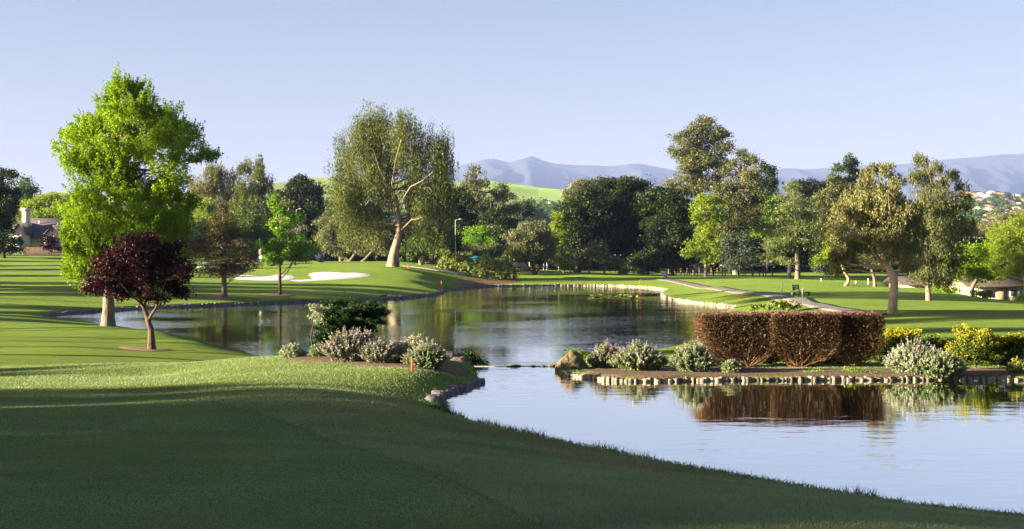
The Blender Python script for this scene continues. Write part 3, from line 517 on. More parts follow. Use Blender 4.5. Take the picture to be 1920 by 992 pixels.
T('olive_tree', 'low flat-topped silver olive above the teal tent', (905, 510), [(892, 466, 20, 9), (915, 466, 20, 10), (930, 474, 12, 8), (900, 478, 26, 9)], Y=200, leaf='olive', bark='dark', kind='fine', od=4.16)
T('olive_tree', 'large rounded silvery olive on three dark stems by the far bank', (1003, 519), [(1000, 432, 30, 16), (980, 450, 26, 22), (1018, 446, 26, 22), (1000, 465, 34, 20), (972, 474, 18, 14), (1030, 472, 20, 18)],
  [(1003, 519, 4), (1002, 500, 3), (1000, 475, 2), (1000, 440, .7)], Y=193, leaf='olive', bark='dark', kind='fine', od=4.48, limbs=4,
  extra=lambda mb, b0, Y, m_, r: [limb(mb, P(1003, 517, Y) - b0, P(a, c, Y) - b0, 2.4 * m_, 1 * m_, r, .05) for a, c in [(980, 485), (1022, 482), (990, 470)]])
T('leafy_tree', 'narrow bright yellow-green tree at the left edge of the dark oaks', (1057, 517), [(1046, 412, 9, 20), (1050, 440, 11, 20), (1056, 468, 12, 18), (1062, 490, 16, 12)], Y=197, leaf='bright', bark='pale', kind='broad', od=3.84)
T('eucalyptus', 'pale open tree peeking over the dark oaks on the left', (1090, 505), [(1062, 368, 12, 10), (1090, 352, 22, 12), (1110, 350, 16, 12), (1085, 372, 22, 14)], Y=300, leaf='eucpale', bark='pale', kind='euc')
T('dark_oak', 'leftmost of the three massive dark oaks beyond the water', (1082, 517), [(1072, 395, 28, 26), (1105, 388, 34, 30), (1065, 430, 26, 30), (1100, 430, 44, 34), (1085, 462, 46, 24), (1120, 465, 30, 22)], Y=206, leaf='oak', bark='dark', kind='dense', rt=6)
T('dark_oak', 'middle massive dark oak with a pale slanting trunk', (1168, 519), [(1135, 362, 30, 24), (1170, 352, 30, 22), (1195, 362, 30, 24), (1150, 395, 46, 34), (1195, 400, 44, 34), (1150, 440, 44, 30), (1200, 446, 44, 30), (1175, 480, 46, 18)],
  [(1170, 519, 8), (1178, 490, 6.5), (1190, 455, 5.5), (1200, 415, 4), (1190, 370, 1)], Y=210, leaf='oak', bark='grey', kind='dense', limbs=4)
T('dark_oak', 'rightmost massive dark oak, its skirt hanging to the ground', (1262, 521), [(1232, 370, 28, 24), (1262, 372, 26, 24), (1245, 405, 44, 32), (1285, 410, 28, 32), (1255, 445, 50, 32), (1230, 485, 40, 24), (1275, 480, 40, 28), (1195, 500, 26, 14)], Y=203, leaf='oak', bark='dark', kind='dense')
for lb, bx, lobes in [('thin pale tree with yellowish leaves before the dark oaks', 1104, [(1102, 480, 18, 16), (1092, 495, 12, 8), (1108, 462, 10, 10)]), ('small low bushy tree with tan stems under the dark oaks', 1132, [(1140, 488, 18, 12), (1155, 494, 18, 10), (1128, 478, 12, 10)])]:
    T('young_tree', lb, (bx, 516), lobes, Y=198, leaf='euc', bark='pale', kind='fine', od=2.56, rt=2.2)
T('eucalyptus', 'tallest eucalyptus on the right half, clear above the skyline', (1312, 516), [(1322, 232, 16, 14), (1298, 248, 18, 14), (1345, 250, 18, 16), (1318, 262, 30, 20), (1282, 272, 22, 18), (1352, 280, 18, 16), (1300, 292, 32, 22), (1335, 300, 28, 22), (1285, 312, 20, 16), (1312, 328, 36, 20), (1340, 335, 20, 18), (1300, 352, 24, 16)],
  [(1310, 516, 7), (1309, 440, 6), (1307, 380, 5), (1310, 320, 3.6), (1318, 270, 2.2), (1322, 225, .6)], Y=236, leaf='euc', bark='grey', kind='dense', od=3.68, clump=10)
T('eucalyptus', 'cream-tipped low tree between the dark oaks and the tallest eucalyptus', (1268, 510), [(1262, 345, 18, 12), (1280, 360, 16, 14)], Y=255, leaf='eucpale', kind='euc')
T('eucalyptus', 'second tallest eucalyptus with a twisting pale trunk', (1380, 518), [(1392, 292, 12, 14), (1408, 305, 12, 18), (1378, 318, 18, 18), (1402, 332, 26, 22), (1372, 350, 24, 22), (1415, 360, 26, 24), (1360, 378, 20, 20), (1395, 388, 34, 26), (1430, 372, 20, 18), (1400, 420, 30, 26), (1365, 420, 20, 26)],
  [(1380, 518, 6), (1381, 470, 5), (1378, 430, 4.6), (1385, 385, 3.6), (1392, 340, 2.4), (1398, 288, .6)], Y=222, leaf='euc', bark='pale', kind='dense', od=3.20, clump=9)
T('eucalyptus', 'small dark crown on the right shoulder of the second tallest eucalyptus', (1440, 515), [(1439, 325, 12, 16), (1436, 348, 16, 16), (1450, 372, 20, 16), (1440, 400, 24, 26)], Y=252, leaf='oak', kind='dense')
T('sycamore', 'slender pale-barked light green tree beside the cart path', (1323, 522), [(1325, 372, 22, 16), (1345, 382, 14, 14), (1318, 398, 22, 20), (1338, 412, 20, 20), (1325, 435, 26, 20), (1305, 462, 22, 15), (1340, 462, 22, 18), (1292, 475, 12, 9), (1322, 482, 26, 12)],
  [(1323, 522, 3.6), (1323, 490, 3), (1327, 440, 2.4), (1322, 400, 1.8), (1328, 362, .5)], Y=196, leaf='bright', bark='pale', kind='broad', od=2.72, clump=7, limbs=4)
T('blue_conifer', 'dark blue-green rounded tree right of the slender pale-barked one', (1384, 520), [(1382, 452, 22, 16), (1370, 470, 24, 20), (1400, 470, 22, 20), (1385, 492, 30, 16)], Y=193, leaf='eucblue', bark='dark', kind='dense', nolimb=False)
T('leafy_tree', 'fresh green round top left of the tiered light green cedar', (1438, 518), [(1440, 385, 22, 18), (1428, 405, 20, 18), (1455, 405, 24, 18), (1440, 430, 26, 18)], Y=236, leaf='maple', kind='broad')
T('deodar_cedar', 'light green cedar with drooping tiers and a straight trunk on the right lawn', (1496, 525), [(1487, 352, 8, 12), (1482, 370, 18, 8), (1500, 380, 22, 8), (1470, 388, 24, 8), (1505, 400, 28, 9), (1462, 408, 26, 9), (1512, 422, 28, 9), (1452, 428, 26, 10), (1490, 420, 26, 9), (1515, 448, 26, 10), (1450, 455, 28, 10), (1482, 448, 24, 10), (1535, 462, 18, 8), (1445, 478, 18, 8), (1470, 486, 14, 6)],
  [(1496, 525, 5), (1495, 480, 4.2), (1490, 410, 2.6), (1487, 345, .5)], Y=180, leaf='deod', bark='grey', kind='flat', od=3.68, lpx=4, ratio=.32, limbs=5, clump=9)
T('eucalyptus', 'grey-green eucalyptus top behind the tiered light green cedar', (1485, 515), [(1480, 352, 18, 12), (1505, 350, 20, 14), (1530, 352, 18, 18), (1520, 375, 24, 18), (1545, 370, 18, 22)], Y=256, leaf='euc', kind='euc', od=3.52)
T('eucalyptus', 'broad olive green tree between the cedar and the tall pine', (1552, 520), [(1562, 350, 22, 18), (1545, 375, 22, 22), (1572, 375, 20, 22), (1555, 405, 28, 26), (1545, 440, 26, 26)], Y=232, leaf='euc', kind='dense')
T('pine', 'tall dark green pine top left of the big spreading eucalyptus', (1595, 520), [(1593, 300, 12, 11), (1586, 316, 18, 10), (1603, 328, 16, 12), (1592, 345, 20, 14), (1605, 365, 20, 16), (1595, 400, 24, 26)], Y=246, leaf='pine', bark='dark', kind='dense', clump=6)
# right lawn
T('spreading_eucalyptus', 'broad drooping eucalyptus on a leaning pale trunk in the right lawn', (1672, 588),
  [(1652, 316, 16, 14), (1635, 338, 24, 20), (1668, 345, 26, 22), (1610, 368, 28, 24), (1650, 380, 38, 28), (1688, 380, 26, 30), (1592, 402, 28, 26), (1635, 420, 40, 30), (1680, 425, 36, 32), (1578, 440, 26, 24), (1615, 456, 38, 24, 20), (1650, 448, 36, 22, 20), (1700, 462, 26, 28), (1572, 476, 22, 20, 20), (1592, 490, 20, 14, 30), (1570, 420, 16, 18), (1580, 500, 22, 12, 35), (1562, 490, 14, 14, 20), (1715, 440, 22, 28), (1705, 400, 22, 26), (1712, 498, 18, 20), (1665, 448, 40, 30), (1625, 395, 34, 30)],
  [(1672, 588, 8.5), (1676, 550, 8), (1678, 525, 7.5), (1668, 505, 6.5), (1655, 485, 5), (1650, 430, 3.5), (1652, 330, .8)], leaf='eucpale', bark='cream', kind='weep', droop=11, od=2.8, lpx=4.8, ratio=.36, clump=9, limbs=7,
  extra=lambda mb, b0, Y, m_, r: [mb.tube(np.array([P(a, c, Y + dd) - b0 for a, c, dd in q]), np.linspace(w0, .5, len(q)) * m_, 7, False) for q, w0 in [([(1678, 527, 0), (1690, 490, 1), (1702, 450, 2), (1720, 400, 3)], 3.2), ([(1655, 490, 0), (1640, 478, -2), (1630, 460, -3)], 2.6), ([(1690, 480, 1), (1672, 430, 0), (1665, 360, -2)], 3)]])
T('eucalyptus', 'dark rear eucalyptus with bare white limbs against the mountain, far right', (1742, 552),
  [(1722, 302, 12, 18), (1745, 318, 14, 14), (1720, 335, 20, 18), (1768, 322, 14, 12), (1760, 345, 22, 16), (1790, 330, 12, 10), (1808, 352, 14, 12), (1740, 372, 34, 26), (1785, 388, 26, 24), (1740, 415, 38, 28), (1785, 430, 26, 24), (1745, 455, 38, 26), (1775, 472, 26, 20), (1725, 490, 30, 18), (1755, 505, 24, 12), (1790, 500, 22, 20), (1730, 520, 24, 14), (1770, 525, 18, 10), (1812, 420, 16, 24), (1808, 385, 14, 20)],
  [(1735, 548, 5), (1738, 515, 4.4), (1735, 450, 4), (1745, 390, 3), (1750, 350, 2), (1725, 295, .6)], Y=104, leaf='euc', bark='pale', kind='weep', droop=12, od=2.3, lpx=4.6, clump=9, limbs=6)
T('spreading_olive', 'low spreading tree with crooked tan limbs left behind the leaning trunk', (1585, 533), [(1565, 478, 26, 16), (1590, 490, 26, 12), (1545, 490, 18, 14), (1610, 485, 26, 16), (1575, 455, 30, 20)], [(1590, 533, 3.4), (1594, 524, 3), (1580, 508, 2.2), (1572, 470, .8)], Y=158, leaf='bright', bark='twigpale', kind='fine', od=2.72, limbs=5)
T('spreading_olive', 'fan of slanting stems under dark leaves just left of the leaning trunk', (1642, 535), [(1640, 480, 26, 18), (1620, 490, 22, 12), (1662, 490, 22, 14)], [(1642, 536, 3.8), (1640, 520, 3.2), (1632, 500, 2), (1640, 470, .8)], Y=152, leaf='euc', bark='grey', kind='fine', od=2.88, limbs=6)
T('dark_shrub_tree', 'blue-grey low shrub tree in the shade left of the crooked tan limbs', (1545, 528), [(1540, 500, 18, 14), (1560, 505, 16, 14)], Y=176, leaf='eucblue', kind='dense', bark='dark')
T('leafy_tree', 'vivid green spreading tree over the low house on the right', (1822, 556), [(1790, 482, 22, 16), (1812, 470, 22, 16), (1845, 466, 26, 18), (1800, 500, 26, 16), (1835, 495, 34, 20), (1865, 498, 22, 18), (1845, 520, 30, 12), (1790, 515, 18, 10)], [(1818, 556, 4.5), (1822, 540, 4), (1834, 522, 3), (1835, 480, .8)], Y=128, leaf='gum', bark='grey', kind='broad', od=3.68)
T('leafy_tree', 'yellow-olive tree cut by the right edge of the frame', (1925, 560), [(1868, 450, 24, 18), (1895, 438, 30, 20), (1925, 430, 30, 22), (1880, 475, 30, 20), (1915, 465, 40, 26), (1905, 500, 30, 20), (1940, 500, 36, 30), (1925, 410, 20, 14)], Y=122, leaf='bright', bark='pale', kind='fine', od=3.20)
T('eucalyptus', 'hazy pale gum with bare white forks above the yellow-olive tree', (1888, 480), [(1878, 405, 18, 8), (1895, 412, 18, 9), (1910, 405, 16, 10), (1872, 425, 24, 14), (1905, 428, 26, 14)], Y=300, leaf='eucpale', bark='pale', kind='euc', od=2.24)
T('conifer', 'tiny dark conifer on the hillside above the vivid green tree', (1820, 460), [(1800, 432, 14, 8), (1835, 438, 18, 8), (1815, 450, 30, 10)], Y=330, leaf='eucpale', kind='dense', nolimb=True)
# dark woodland closing the view behind the park
def woodland():
    r = np.random.default_rng(5); Vs, Fs, k = [], [], 0; mb = MB()
    for px in list(range(130, 1960, 34)) + list(range(145, 1960, 52)):
        nearrow = k % 2; top = np.interp(px, [130, 300, 400, 560, 640, 800, 860, 930, 985, 1035, 1080, 1150, 1300, 1400, 1550, 1700, 1800, 1960], [425, 415, 400, 420, 425, 425, 415, 430, 452, 448, 400, 385, 390, 385, 385, 395, 448, 450]) + r.uniform(-8, 26); Y = r.uniform(243, 262) if px < 1500 else r.uniform(236, 255)
        b0 = on(px, Y); m_ = Y / F; bpy_ = YH + (H - b0[2]) / m_; gap = bpy_ - r.uniform(1, 8)
        LB = [(P(px + r.normal() * 14, top + (gap - top) * q, Y + r.normal() * 3), np.array([27, 27, (gap - top) * .3]) * m_ * r.uniform(.85, 1.15)) for q in (.25, .5, .8)]
        p, _ = crown_points(LB, 3.2, 4.6 * m_, 2.8 * m_, 8 * m_, r, 'clump', 0); V, Fc = leaves(p, 4.6 * m_, 2.8 * m_, None, r); Vs.append(V); Fs.append(Fc + k); k += len(V)
        limb(mb, b0, P(px, top + 30, Y), 4 * m_, 1.5 * m_, r, 0)
    o = obj('background_woodland', np_mesh('background_woodland', np.concatenate(Vs), [np.concatenate(Fs)]), L['oak']); tag(o, 'dark belt of trees closing the back of the park', kind='stuff')
    tag(mb.build('background_trunks', BK['dark']), 'trunks of the dark belt of trees', kind='stuff')
woodland()
# ------------------------------------------------------------------ trees beyond the left edge that shade the lawn
def shade_trees():
    r = np.random.default_rng(3); V_, T_ = [], []
    for kind, lob in (('leafy', [((0, 0, 3.2), (3.3, 3.3, 2.6)), ((0, 0, 7.), (3.4, 3.4, 3.)), ((0, 0, 11), (3.2, 3.2, 3)), ((0, 0, 14.5), (2.4, 2.4, 2.6))]), ('slim', [((0, 0, 8.5), (.9, .8, 3.2)), ((.2, 0, 12), (1.0, .8, 2.8))]), ('lofty', [((0, 0, 18.5), (2.2, 1.9, 2.2)), ((.3, 0, 21.5), (2.4, 2.2, 2.4)), ((0, .2, 24.5), (1.8, 1.6, 2.2))])):
        LB = [(np.array(c, float), np.array(R)) for c, R in lob]; p, _ = crown_points(LB, 1.6 if kind == 'slim' else 3.2, .42, .3, .8, r, 'clump', 0); V, Fc = leaves(p, .42, .3, None, r)
        V_.append(np_mesh('crown', V, [Fc])); V_[-1].materials.append(L['green']); q = MB(); q.tube([(0, 0, -.3), (0, 0, 7), (0, 0, 14 if kind != 'lofty' else 24)], [.26, .2, .05], 8)
        T_.append(q.mesh('trunk', True)); T_[-1].materials.append(BK['brown'])
    def put(k, x, y, s, grp, lb, sx=1.):
        root = thing(['shade_tree', 'slim_tree', 'lofty_tree'][k], lb, 'tree', (x, y, G(x, y)[0] - .05), r.random() * 6, grp); root.scale = (s * sx, s * sx, s)
        for nme, me in (('trunk', T_[k]), ('crown', V_[k])): o = bpy.data.objects.new(nme, me); COL.objects.link(o); o.parent = root
    a = ('trees beyond the left edge shading the near lawn', 'full leafy tree left of the view casting shade on the near lawn')
    for n_, y in enumerate(np.arange(-33, 7.3, 4.4)): put(0, -41 - (n_ % 2), y, 1.0 if y > -14 else .9, *a)
    for y, x, s in [(11.4, -42, .72), (14.2, -42.5, .56), (16.7, -41, .42), (20.5, -41, .33), (24, -42, .36), (26.5, -41, .34), (-30, -47, .88), (-22, -47, .88), (-14, -47, .88), (-6, -47, .88), (1.5, -47, .85)]: put(0, x, y, s, *a)
    b_ = ('slim trees beyond the left edge', 'slim tree left of the view casting a thin shadow stripe')
    for y, x, s, sx in [(36.5, -43, .9, .6), (43, -48, .9, .7), (50, -46, .9, .5), (57, -50, 1., .8), (64, -52, 1., 1.5)]: put(1, x, y - 3, s * .85, *b_, sx=sx)
    d_ = ('lofty trees beyond the left edge', 'lofty high-crowned tree left of the view shading the right lawn across the water')
    for y, x, s in [(87, -62, .84), (91.5, -64, .87), (96, -62, .88), (100, -66, .92), (44.5, -60, .82), (48.5, -62, .85), (57, -61, .8)]: put(2, x, y, s, *d_)
    c_ = ('trees beyond the left edge shading the far lawn', 'full leafy tree left of the view casting shade on the far lawn')
    for y, x, s in [(78, -56, .8), (84, -60, .9), (91, -62, 1.), (98, -60, .9), (112, -64, 1.0), (118, -66, 1.05), (124, -66, 1.1), (130, -70, 1.1), (144, -74, .7), (158, -84, .9), (170, -88, .8), (184, -92, .85), (197, -98, .8), (208, -104, .9)]: put(0, x, y - 4, s * .75, *c_)
shade_trees()
# ------------------------------------------------------------------ stone edging, beds, bunkers, path
STONE = simple('edging_stone', (.28, .25, .185), (.13, .115, .085), 2.5, .9, .6, 14); STONED = simple('dark_edging_stone', (.16, .15, .15), (.09, .085, .09), 2.5, .9, .6, 14)  # darker copy; along the left cove it puts the shade into the stone colour
SOIL = simple('bark_mulch_soil', (.17, .115, .07), (.08, .052, .032), 9, 1, 1., 40); MULCH = simple('red_mulch', (.26, .12, .06), (.15, .07, .035), 6, 1, 1., 30)
def stones(name, label, line_px, zw, h, wd, step, m_, seed, closed=False, fill=1.):
    r = np.random.default_rng(seed); q = resample(chaikin(np.array([W(*p, zw) for p in line_px]), 2), step); mb = MB()
    T_ = np.gradient(q, axis=0); T_ /= np.linalg.norm(T_, axis=1)[:, None]
    for (x, y), (tx, ty) in zip(q, T_):
        a = math.atan2(ty, tx) + r.normal() * .06; hh = h * r.uniform(.72, 1.2); L_ = step * r.uniform(.82, .98) * fill; d = wd * r.uniform(.8, 1.2); x += r.normal() * .02; y += r.normal() * .02; z0 = zw - .25
        rings = []; 
        for zz, k in ((z0, 1), (zw + hh * .7, 1.), (zw + hh * .93, .86), (zw + hh, .55)):
            c = np.array([[-1, -.7], [-.7, -1], [.7, -1], [1, -.7], [1, .7], [.7, 1], [-.7, 1], [-1, .7]]) * (L_ / 2 * k, d / 2 * k) + r.normal(size=(8, 2)) * .012
            rings.append(np.c_[c[:, 0] * math.cos(a) - c[:, 1] * math.sin(a) + x, c[:, 0] * math.sin(a) + c[:, 1] * math.cos(a) + y, np.full(8, zz) + r.normal(size=8) * .008])
        V = np.concatenate(rings); i = (np.arange(3)[:, None] * 8); j = np.arange(8)[None]; j2 = (j + 1) % 8
        mb.add(V, np.stack([i + j, i + j2, i + 8 + j2, i + 8 + j], -1).reshape(-1, 4)); o = mb.n - 8; mb.f.setdefault(8, []).append(np.arange(8)[None] + o)
    return tag(mb.build(name, m_), label, 'stone edging')
def between(poly, a, b):
    i = poly.index(a); j = poly.index(b); return poly[i:j + 1]
stones('stone_edging', 'cream stone edging along the shrub bed on the right', between(LOWER_PX, (1060, 704), (2050, 716)), ZN, .075, .16, .10, STONE, 1, fill=1.1)
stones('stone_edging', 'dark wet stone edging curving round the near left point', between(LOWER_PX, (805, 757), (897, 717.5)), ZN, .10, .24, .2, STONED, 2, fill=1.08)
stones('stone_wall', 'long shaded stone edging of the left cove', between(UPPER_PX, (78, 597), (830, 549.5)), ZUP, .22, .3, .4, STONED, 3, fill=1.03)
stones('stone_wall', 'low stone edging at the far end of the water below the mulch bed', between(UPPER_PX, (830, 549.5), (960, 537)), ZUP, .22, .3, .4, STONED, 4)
stones('stone_wall', 'pale sunlit stone edging across the far end of the water', between(UPPER_PX, (960, 537), (1258, 546)), ZUP, .21, .3, .4, STONE, 5, fill=1.05)
stones('stone_wall', 'pale stone edging round the grassy point by the cart path', between(UPPER_PX, (1258, 546), (1358, 600)), ZUP, .21, .3, .4, STONE, 6, fill=1.06)
def drape(name, label, px_pts, m_, lift=.03, kind='structure', step=.5, world=None, edge=.0):
    """thin sheet laid over the turf inside an outline; it sinks below the grass at its border"""
    poly = chaikin(np.array(world if world is not None else [hit(*p)[:2] for p in px_pts]), 3); lo_, hi_ = poly.min(0), poly.max(0)
    X, Yv = np.meshgrid(np.arange(lo_[0] - step, hi_[0] + step * 2, step), np.arange(lo_[1] - step, hi_[1] + step * 2, step)); d = sdist(X, Yv, poly)
    Z = G(X.ravel(), Yv.ravel()) + lift - np.clip((d + step * .2) / step, 0, 1) * .12; X, Yv = X, Yv
    k = (d.reshape(X.shape) < step * 1.2); kk = k[:-1, :-1] | k[1:, 1:] | k[1:, :-1] | k[:-1, 1:]; q = np.argwhere(kk); n = X.shape[1]; a = q[:, 0] * n + q[:, 1]; Fc = np.stack([a, a + 1, a + n + 1, a + n], 1)
    us, inv = np.unique(Fc, return_inverse=True); V = np.stack([X.ravel(), Yv.ravel(), Z], 1)[us]; return tag(obj(name, np_mesh(name, V, [inv.reshape(-1, 4)], True), m_), label, kind=kind)
bedback = [(1075, 690), (1110, 676), (1200, 672), (1300, 670), (1400, 672), (1560, 676), (1700, 676), (1920, 676), (2080, 676)]
bed = [W(x, y, ZN + .1) for x, y in [(1075, 700), (1120, 707), (1200, 710), (1400, 709), (1640, 708), (1920, 708), (2080, 710)]][::-1] + [W(x, y, ZN + .25) for x, y in bedback]
drape('soil', 'brown planting soil under the shrubs on the right bank', None, SOIL, .03, world=bed, step=.2)
drape('soil', 'brown soil strip under the lavender shrubs on the left', [(540, 678), (600, 680), (680, 686), (760, 691), (830, 699), (880, 706), (890, 714), (880, 690), (800, 676), (700, 671), (600, 671), (540, 672)], SOIL, .03, step=.16)
drape('mulch', 'red-brown mulch bed on the far bank under the bushes', [(872, 536), (900, 534), (960, 532), (978, 528), (960, 522), (900, 523), (860, 524), (862, 530)], MULCH, .05, step=.8)
for p, lb in (((285, 657), 'ring of dry mulch round the foot of the purple-leaved tree'), ((420, 559), 'ring of mulch under the thin brownish conifer'), ((525, 554), 'ring of mulch under the slim young tree')):
    c = hit(*p); rr = .95 if p[0] == 285 else 1.2; drape('mulch', lb, None, simple('dry_mulch', (.36, .24, .13), (.22, .14, .08), 12, 1, 1, 40), .025, world=[(c[0] + rr * math.cos(a) * (1.15 + .2 * math.sin(3 * a)) - .3, c[1] + rr * math.sin(a) * 1.) for a in np.linspace(0, 2 * math.pi, 12)[:-1]], step=.18)
SAND = simple('bunker_sand', (.66, .65, .64), (.58, .56, .54), 1.5, 1, .3, 6)
ROADM = simple('asphalt_path', (.2, .185, .165), (.14, .13, .115), 1.2, .95, .5, 60)
drape('sand', 'left white sand bunker with a scalloped far edge', [(430, 521), (455, 517), (480, 518), (495, 520), (515, 516), (548, 517), (550, 522), (540, 526), (500, 526.5), (450, 525)], SAND, .05, step=.6)
drape('sand', 'right white sand bunker below the raised green', [(545, 526), (590, 525), (585, 520), (578, 513), (610, 510.5), (640, 512), (670, 512), (695, 515), (692, 518), (670, 521), (640, 525), (600, 527), (560, 528)], SAND, .05, step=.6)
drape('sand', 'distant white bunker behind the purple-leaved tree', [(366, 501), (385, 498), (410, 497), (425, 499), (400, 502), (375, 503)], SAND, .05, step=.7)
def road(name, label, pts, wd, m_, lift=.05, kerb=False):
    q = resample(chaikin(np.array([hit(*p)[:2] for p in pts]), 3), .6); T_ = np.gradient(q, axis=0); T_ /= np.linalg.norm(T_, axis=1)[:, None]; Nn = np.c_[-T_[:, 1], T_[:, 0]]; wd = np.interp(np.linspace(0, 1, len(q)), np.linspace(0, 1, len(wd)), wd) if hasattr(wd, '__len__') else np.full(len(q), wd)
    rows = [];
    for s, dz in ((-1.08, -.1), (-1, lift), (-.5, lift + .01), (0, lift + .015), (.5, lift + .01), (1, lift), (1.08, -.1)): e = q + Nn * (s * wd / 2)[:, None]; rows.append(np.c_[e, G(e[:, 0], e[:, 1]) + dz])
    n = len(q); V = np.concatenate(rows); i = np.arange(6)[:, None] * n + np.arange(n - 1)[None]; i = i.ravel(); return tag(obj(name, np_mesh(name, V, [np.stack([i, i + 1, i + n + 1, i + n], 1)], True), m_), label, kind='structure')
road('cart_path', 'grey asphalt cart path winding round the right bank', [(1236, 523.5), (1265, 527), (1300, 534), (1330, 540), (1380, 546), (1430, 551), (1470, 557), (1500, 564), (1530, 574), (1580, 583), (1640, 590)], [1.7, 1.7, 1.8, 1.9, 1.9, 1.7, 1.6], ROADM)
road('road', 'shaded tarmac road behind the green on the left', [(250, 487), (340, 490), (400, 492), (480, 494), (560, 495)], 5., ROADM, .06)
road('path', 'gravel path leading to the waterside bushes', [(770, 500), (820, 507), (845, 512), (870, 517)], 3., simple('gravel_path', (.36, .3, .23), (.25, .2, .15), 4, 1, .3, 40), .06)
# ------------------------------------------------------------------ shrubs of the near beds
def sage(label, bx, by, rx, h, n=170, leafm='sage', flowm='spike', fl=.5, seed=1, name='sage_bush', lean=0, lpx=5.2, cat='shrub', nl=80):
    r = np.random.default_rng(seed); b0 = hit(bx, by); m_ = b0[1] / F; root = thing(name, label, cat, b0 - np.array([0, 0, .03])); R = rx * m_; Hh = h * m_; st = MB(); LP, FP = [], []
    for i in range(n):
        a = r.random() * 6.283; q = r.random() ** .5; root_ = np.array([math.cos(a) * R * .35 * q, math.sin(a) * R * .3 * q, 0]); el = (1 - q ** 2.2 * .62) * r.uniform(.75, 1.08)
        tip = np.array([math.cos(a) * R * q + lean * R, math.sin(a) * R * .8 * q, Hh * el]); mid_ = root_ * .4 + tip * .45 + np.array([0, 0, Hh * .12 * q]); tt = np.linspace(0, 1, 5)[:, None]; p = (1 - tt) ** 2 * root_ + 2 * tt * (1 - tt) * mid_ + tt ** 2 * tip
        if i % 3 == 0: st.tube(p, np.linspace(.9, .4, 5) * m_ * .5, 3, False)
        tl = r.uniform(.12, .93, nl)[:, None]; c = (1 - tl) ** 2 * root_ + 2 * tl * (1 - tl) * mid_ + tl ** 2 * tip; LP.append(c + r.normal(size=c.shape) * m_ * (1.1 + 2.2 * (1 - tl)))
        if r.random() < fl: tf = r.uniform(.84, 1.1, 14)[:, None]; c = (1 - tf) ** 2 * root_ + 2 * tf * (1 - tf) * mid_ + tf ** 2 * tip; FP.append(c + r.normal(size=c.shape) * m_ * .5)
    st.build('stems', BK['twigpale'], root); LP = np.concatenate(LP); LP = LP[LP[:, 2] > 0]; V, Fc = leaves(LP, lpx * m_, lpx * .42 * m_, (0, 0, .8), r); obj('foliage', np_mesh('foliage', V, [Fc]), L[leafm], root)
    if FP: V, Fc = leaves(np.concatenate(FP), 2.2 * m_, 1.4 * m_, None, r); obj('flower_spikes', np_mesh('flower_spikes', V, [Fc]), L[flowm], root)
    return root
sage('small grey-green sage at the left end of the lavender bed', 549, 671, 28, 29, 110, 'sage', 'spike', .5, 11)
sage('shadowed purple-tinged sage beside the thin-stemmed pale shrub', 598, 671, 20, 30, 80, 'sagegreen', 'pink', .4, 12)
sage('widest lavender-grey bush, left of the two merged mounds', 652, 679, 54, 62, 260, 'lav', 'spike', .8, 13, 'lavender_bush')
sage('lavender-grey bush merging into the widest one on its right', 712, 682, 47, 48, 200, 'lav', 'spike', .7, 14, 'lavender_bush')
sage('lavender-grey bush rising between the two merged mounds', 684, 677, 44, 58, 210, 'lav', 'spike', .6, 25, 'lavender_bush')
sage('dusky grey bush filling the gap before the feathery one', 750, 681, 34, 44, 150, 'lav', 'spike', .5, 26, 'lavender_bush')
sage('feathery grey bush behind the white-spiked sage', 782, 672, 44, 44, 200, 'sage', 'spike', .8, 15)
sage('large white-spiked sage behind the nearest red stake', 800, 691, 48, 52, 260, 'sagegreen', 'spike', .8, 16)
sage('leftmost pink-tipped sage beside the mossy boulder', 1136, 691, 38, 52, 200, 'sagegreen', 'pink', .6, 17)
sage('broad white-spiked sage, second from the mossy boulder', 1198, 697, 58, 56, 300, 'sagegreen', 'spike', .8, 18)
sage('tall white-spiked sage at the left foot of the purple hedge', 1300, 699, 45, 60, 260, 'sagegreen', 'spike', .8, 19)
sage('small leafy sage in front of the hedge beside the tall white-spiked one', 1372, 701, 24, 32, 110, 'sagegreen', 'pink', .2, 20)
sage('large pale sage right of the hedge before the yellow-topped shrubs', 1712, 704, 56, 66, 300, 'sage', 'spike', .8, 21)
sage('darker green half of the sage mound beside the round yellow shrub', 1762, 706, 54, 54, 240, 'sagegreen', 'spike', .5, 22)
sage('small straggly yellow-tipped plant at the right edge of the bed', 1908, 703, 22, 34, 70, 'sagegreen', 'yflow', .8, 23, 'weed', cat='plant')
sage('tuft of small weeds on top of the mossy boulder', 1068, 671, 10, 17, 20, 'sagegreen', 'spike', .0, 24, 'weed', cat='plant')
SH = dict(cat='shrub', parts=('stems', 'foliage'))
T('ground_cover_shrub', 'low dark green mound at the left end of the weir', (874, 686), [(858, 674, 20, 11), (880, 676, 22, 11), (898, 682, 14, 6)], leaf='junip', kind='dense', rt=1.5, bark='dark', Y=56.5 * SN, **SH)
T('moss_shrub', 'golden green low plant on the mossy boulder', (1085, 684), [(1080, 664, 16, 7), (1096, 670, 14, 9), (1070, 662, 8, 5)], leaf='bright', kind='fine', rt=1.2, Y=54.8 * SN, **SH)
T('cloud_pruned_juniper', 'dark cloud-pruned juniper with flat pads over the water', (640, 673),
  [(650, 618, 44, 11), (630, 640, 28, 14), (602, 640, 16, 10), (692, 616, 20, 8), (632, 572, 28, 9), (668, 575, 34, 11), (705, 578, 22, 13), (640, 588, 34, 11), (682, 590, 30, 9), (612, 585, 20, 10), (650, 606, 46, 8), (694, 603, 24, 6), (612, 606, 22, 7), (622, 628, 24, 12), (600, 612, 12, 6), (645, 630, 16, 8)],
  [(640, 673, 3), (636, 650, 2.6), (645, 625, 2), (660, 590, .8)], leaf='junip', bark='dark', kind='dense', od=6, lpx=2.6, clump=5, Y=57 * SN, limbs=5, depth=1.2, **SH)
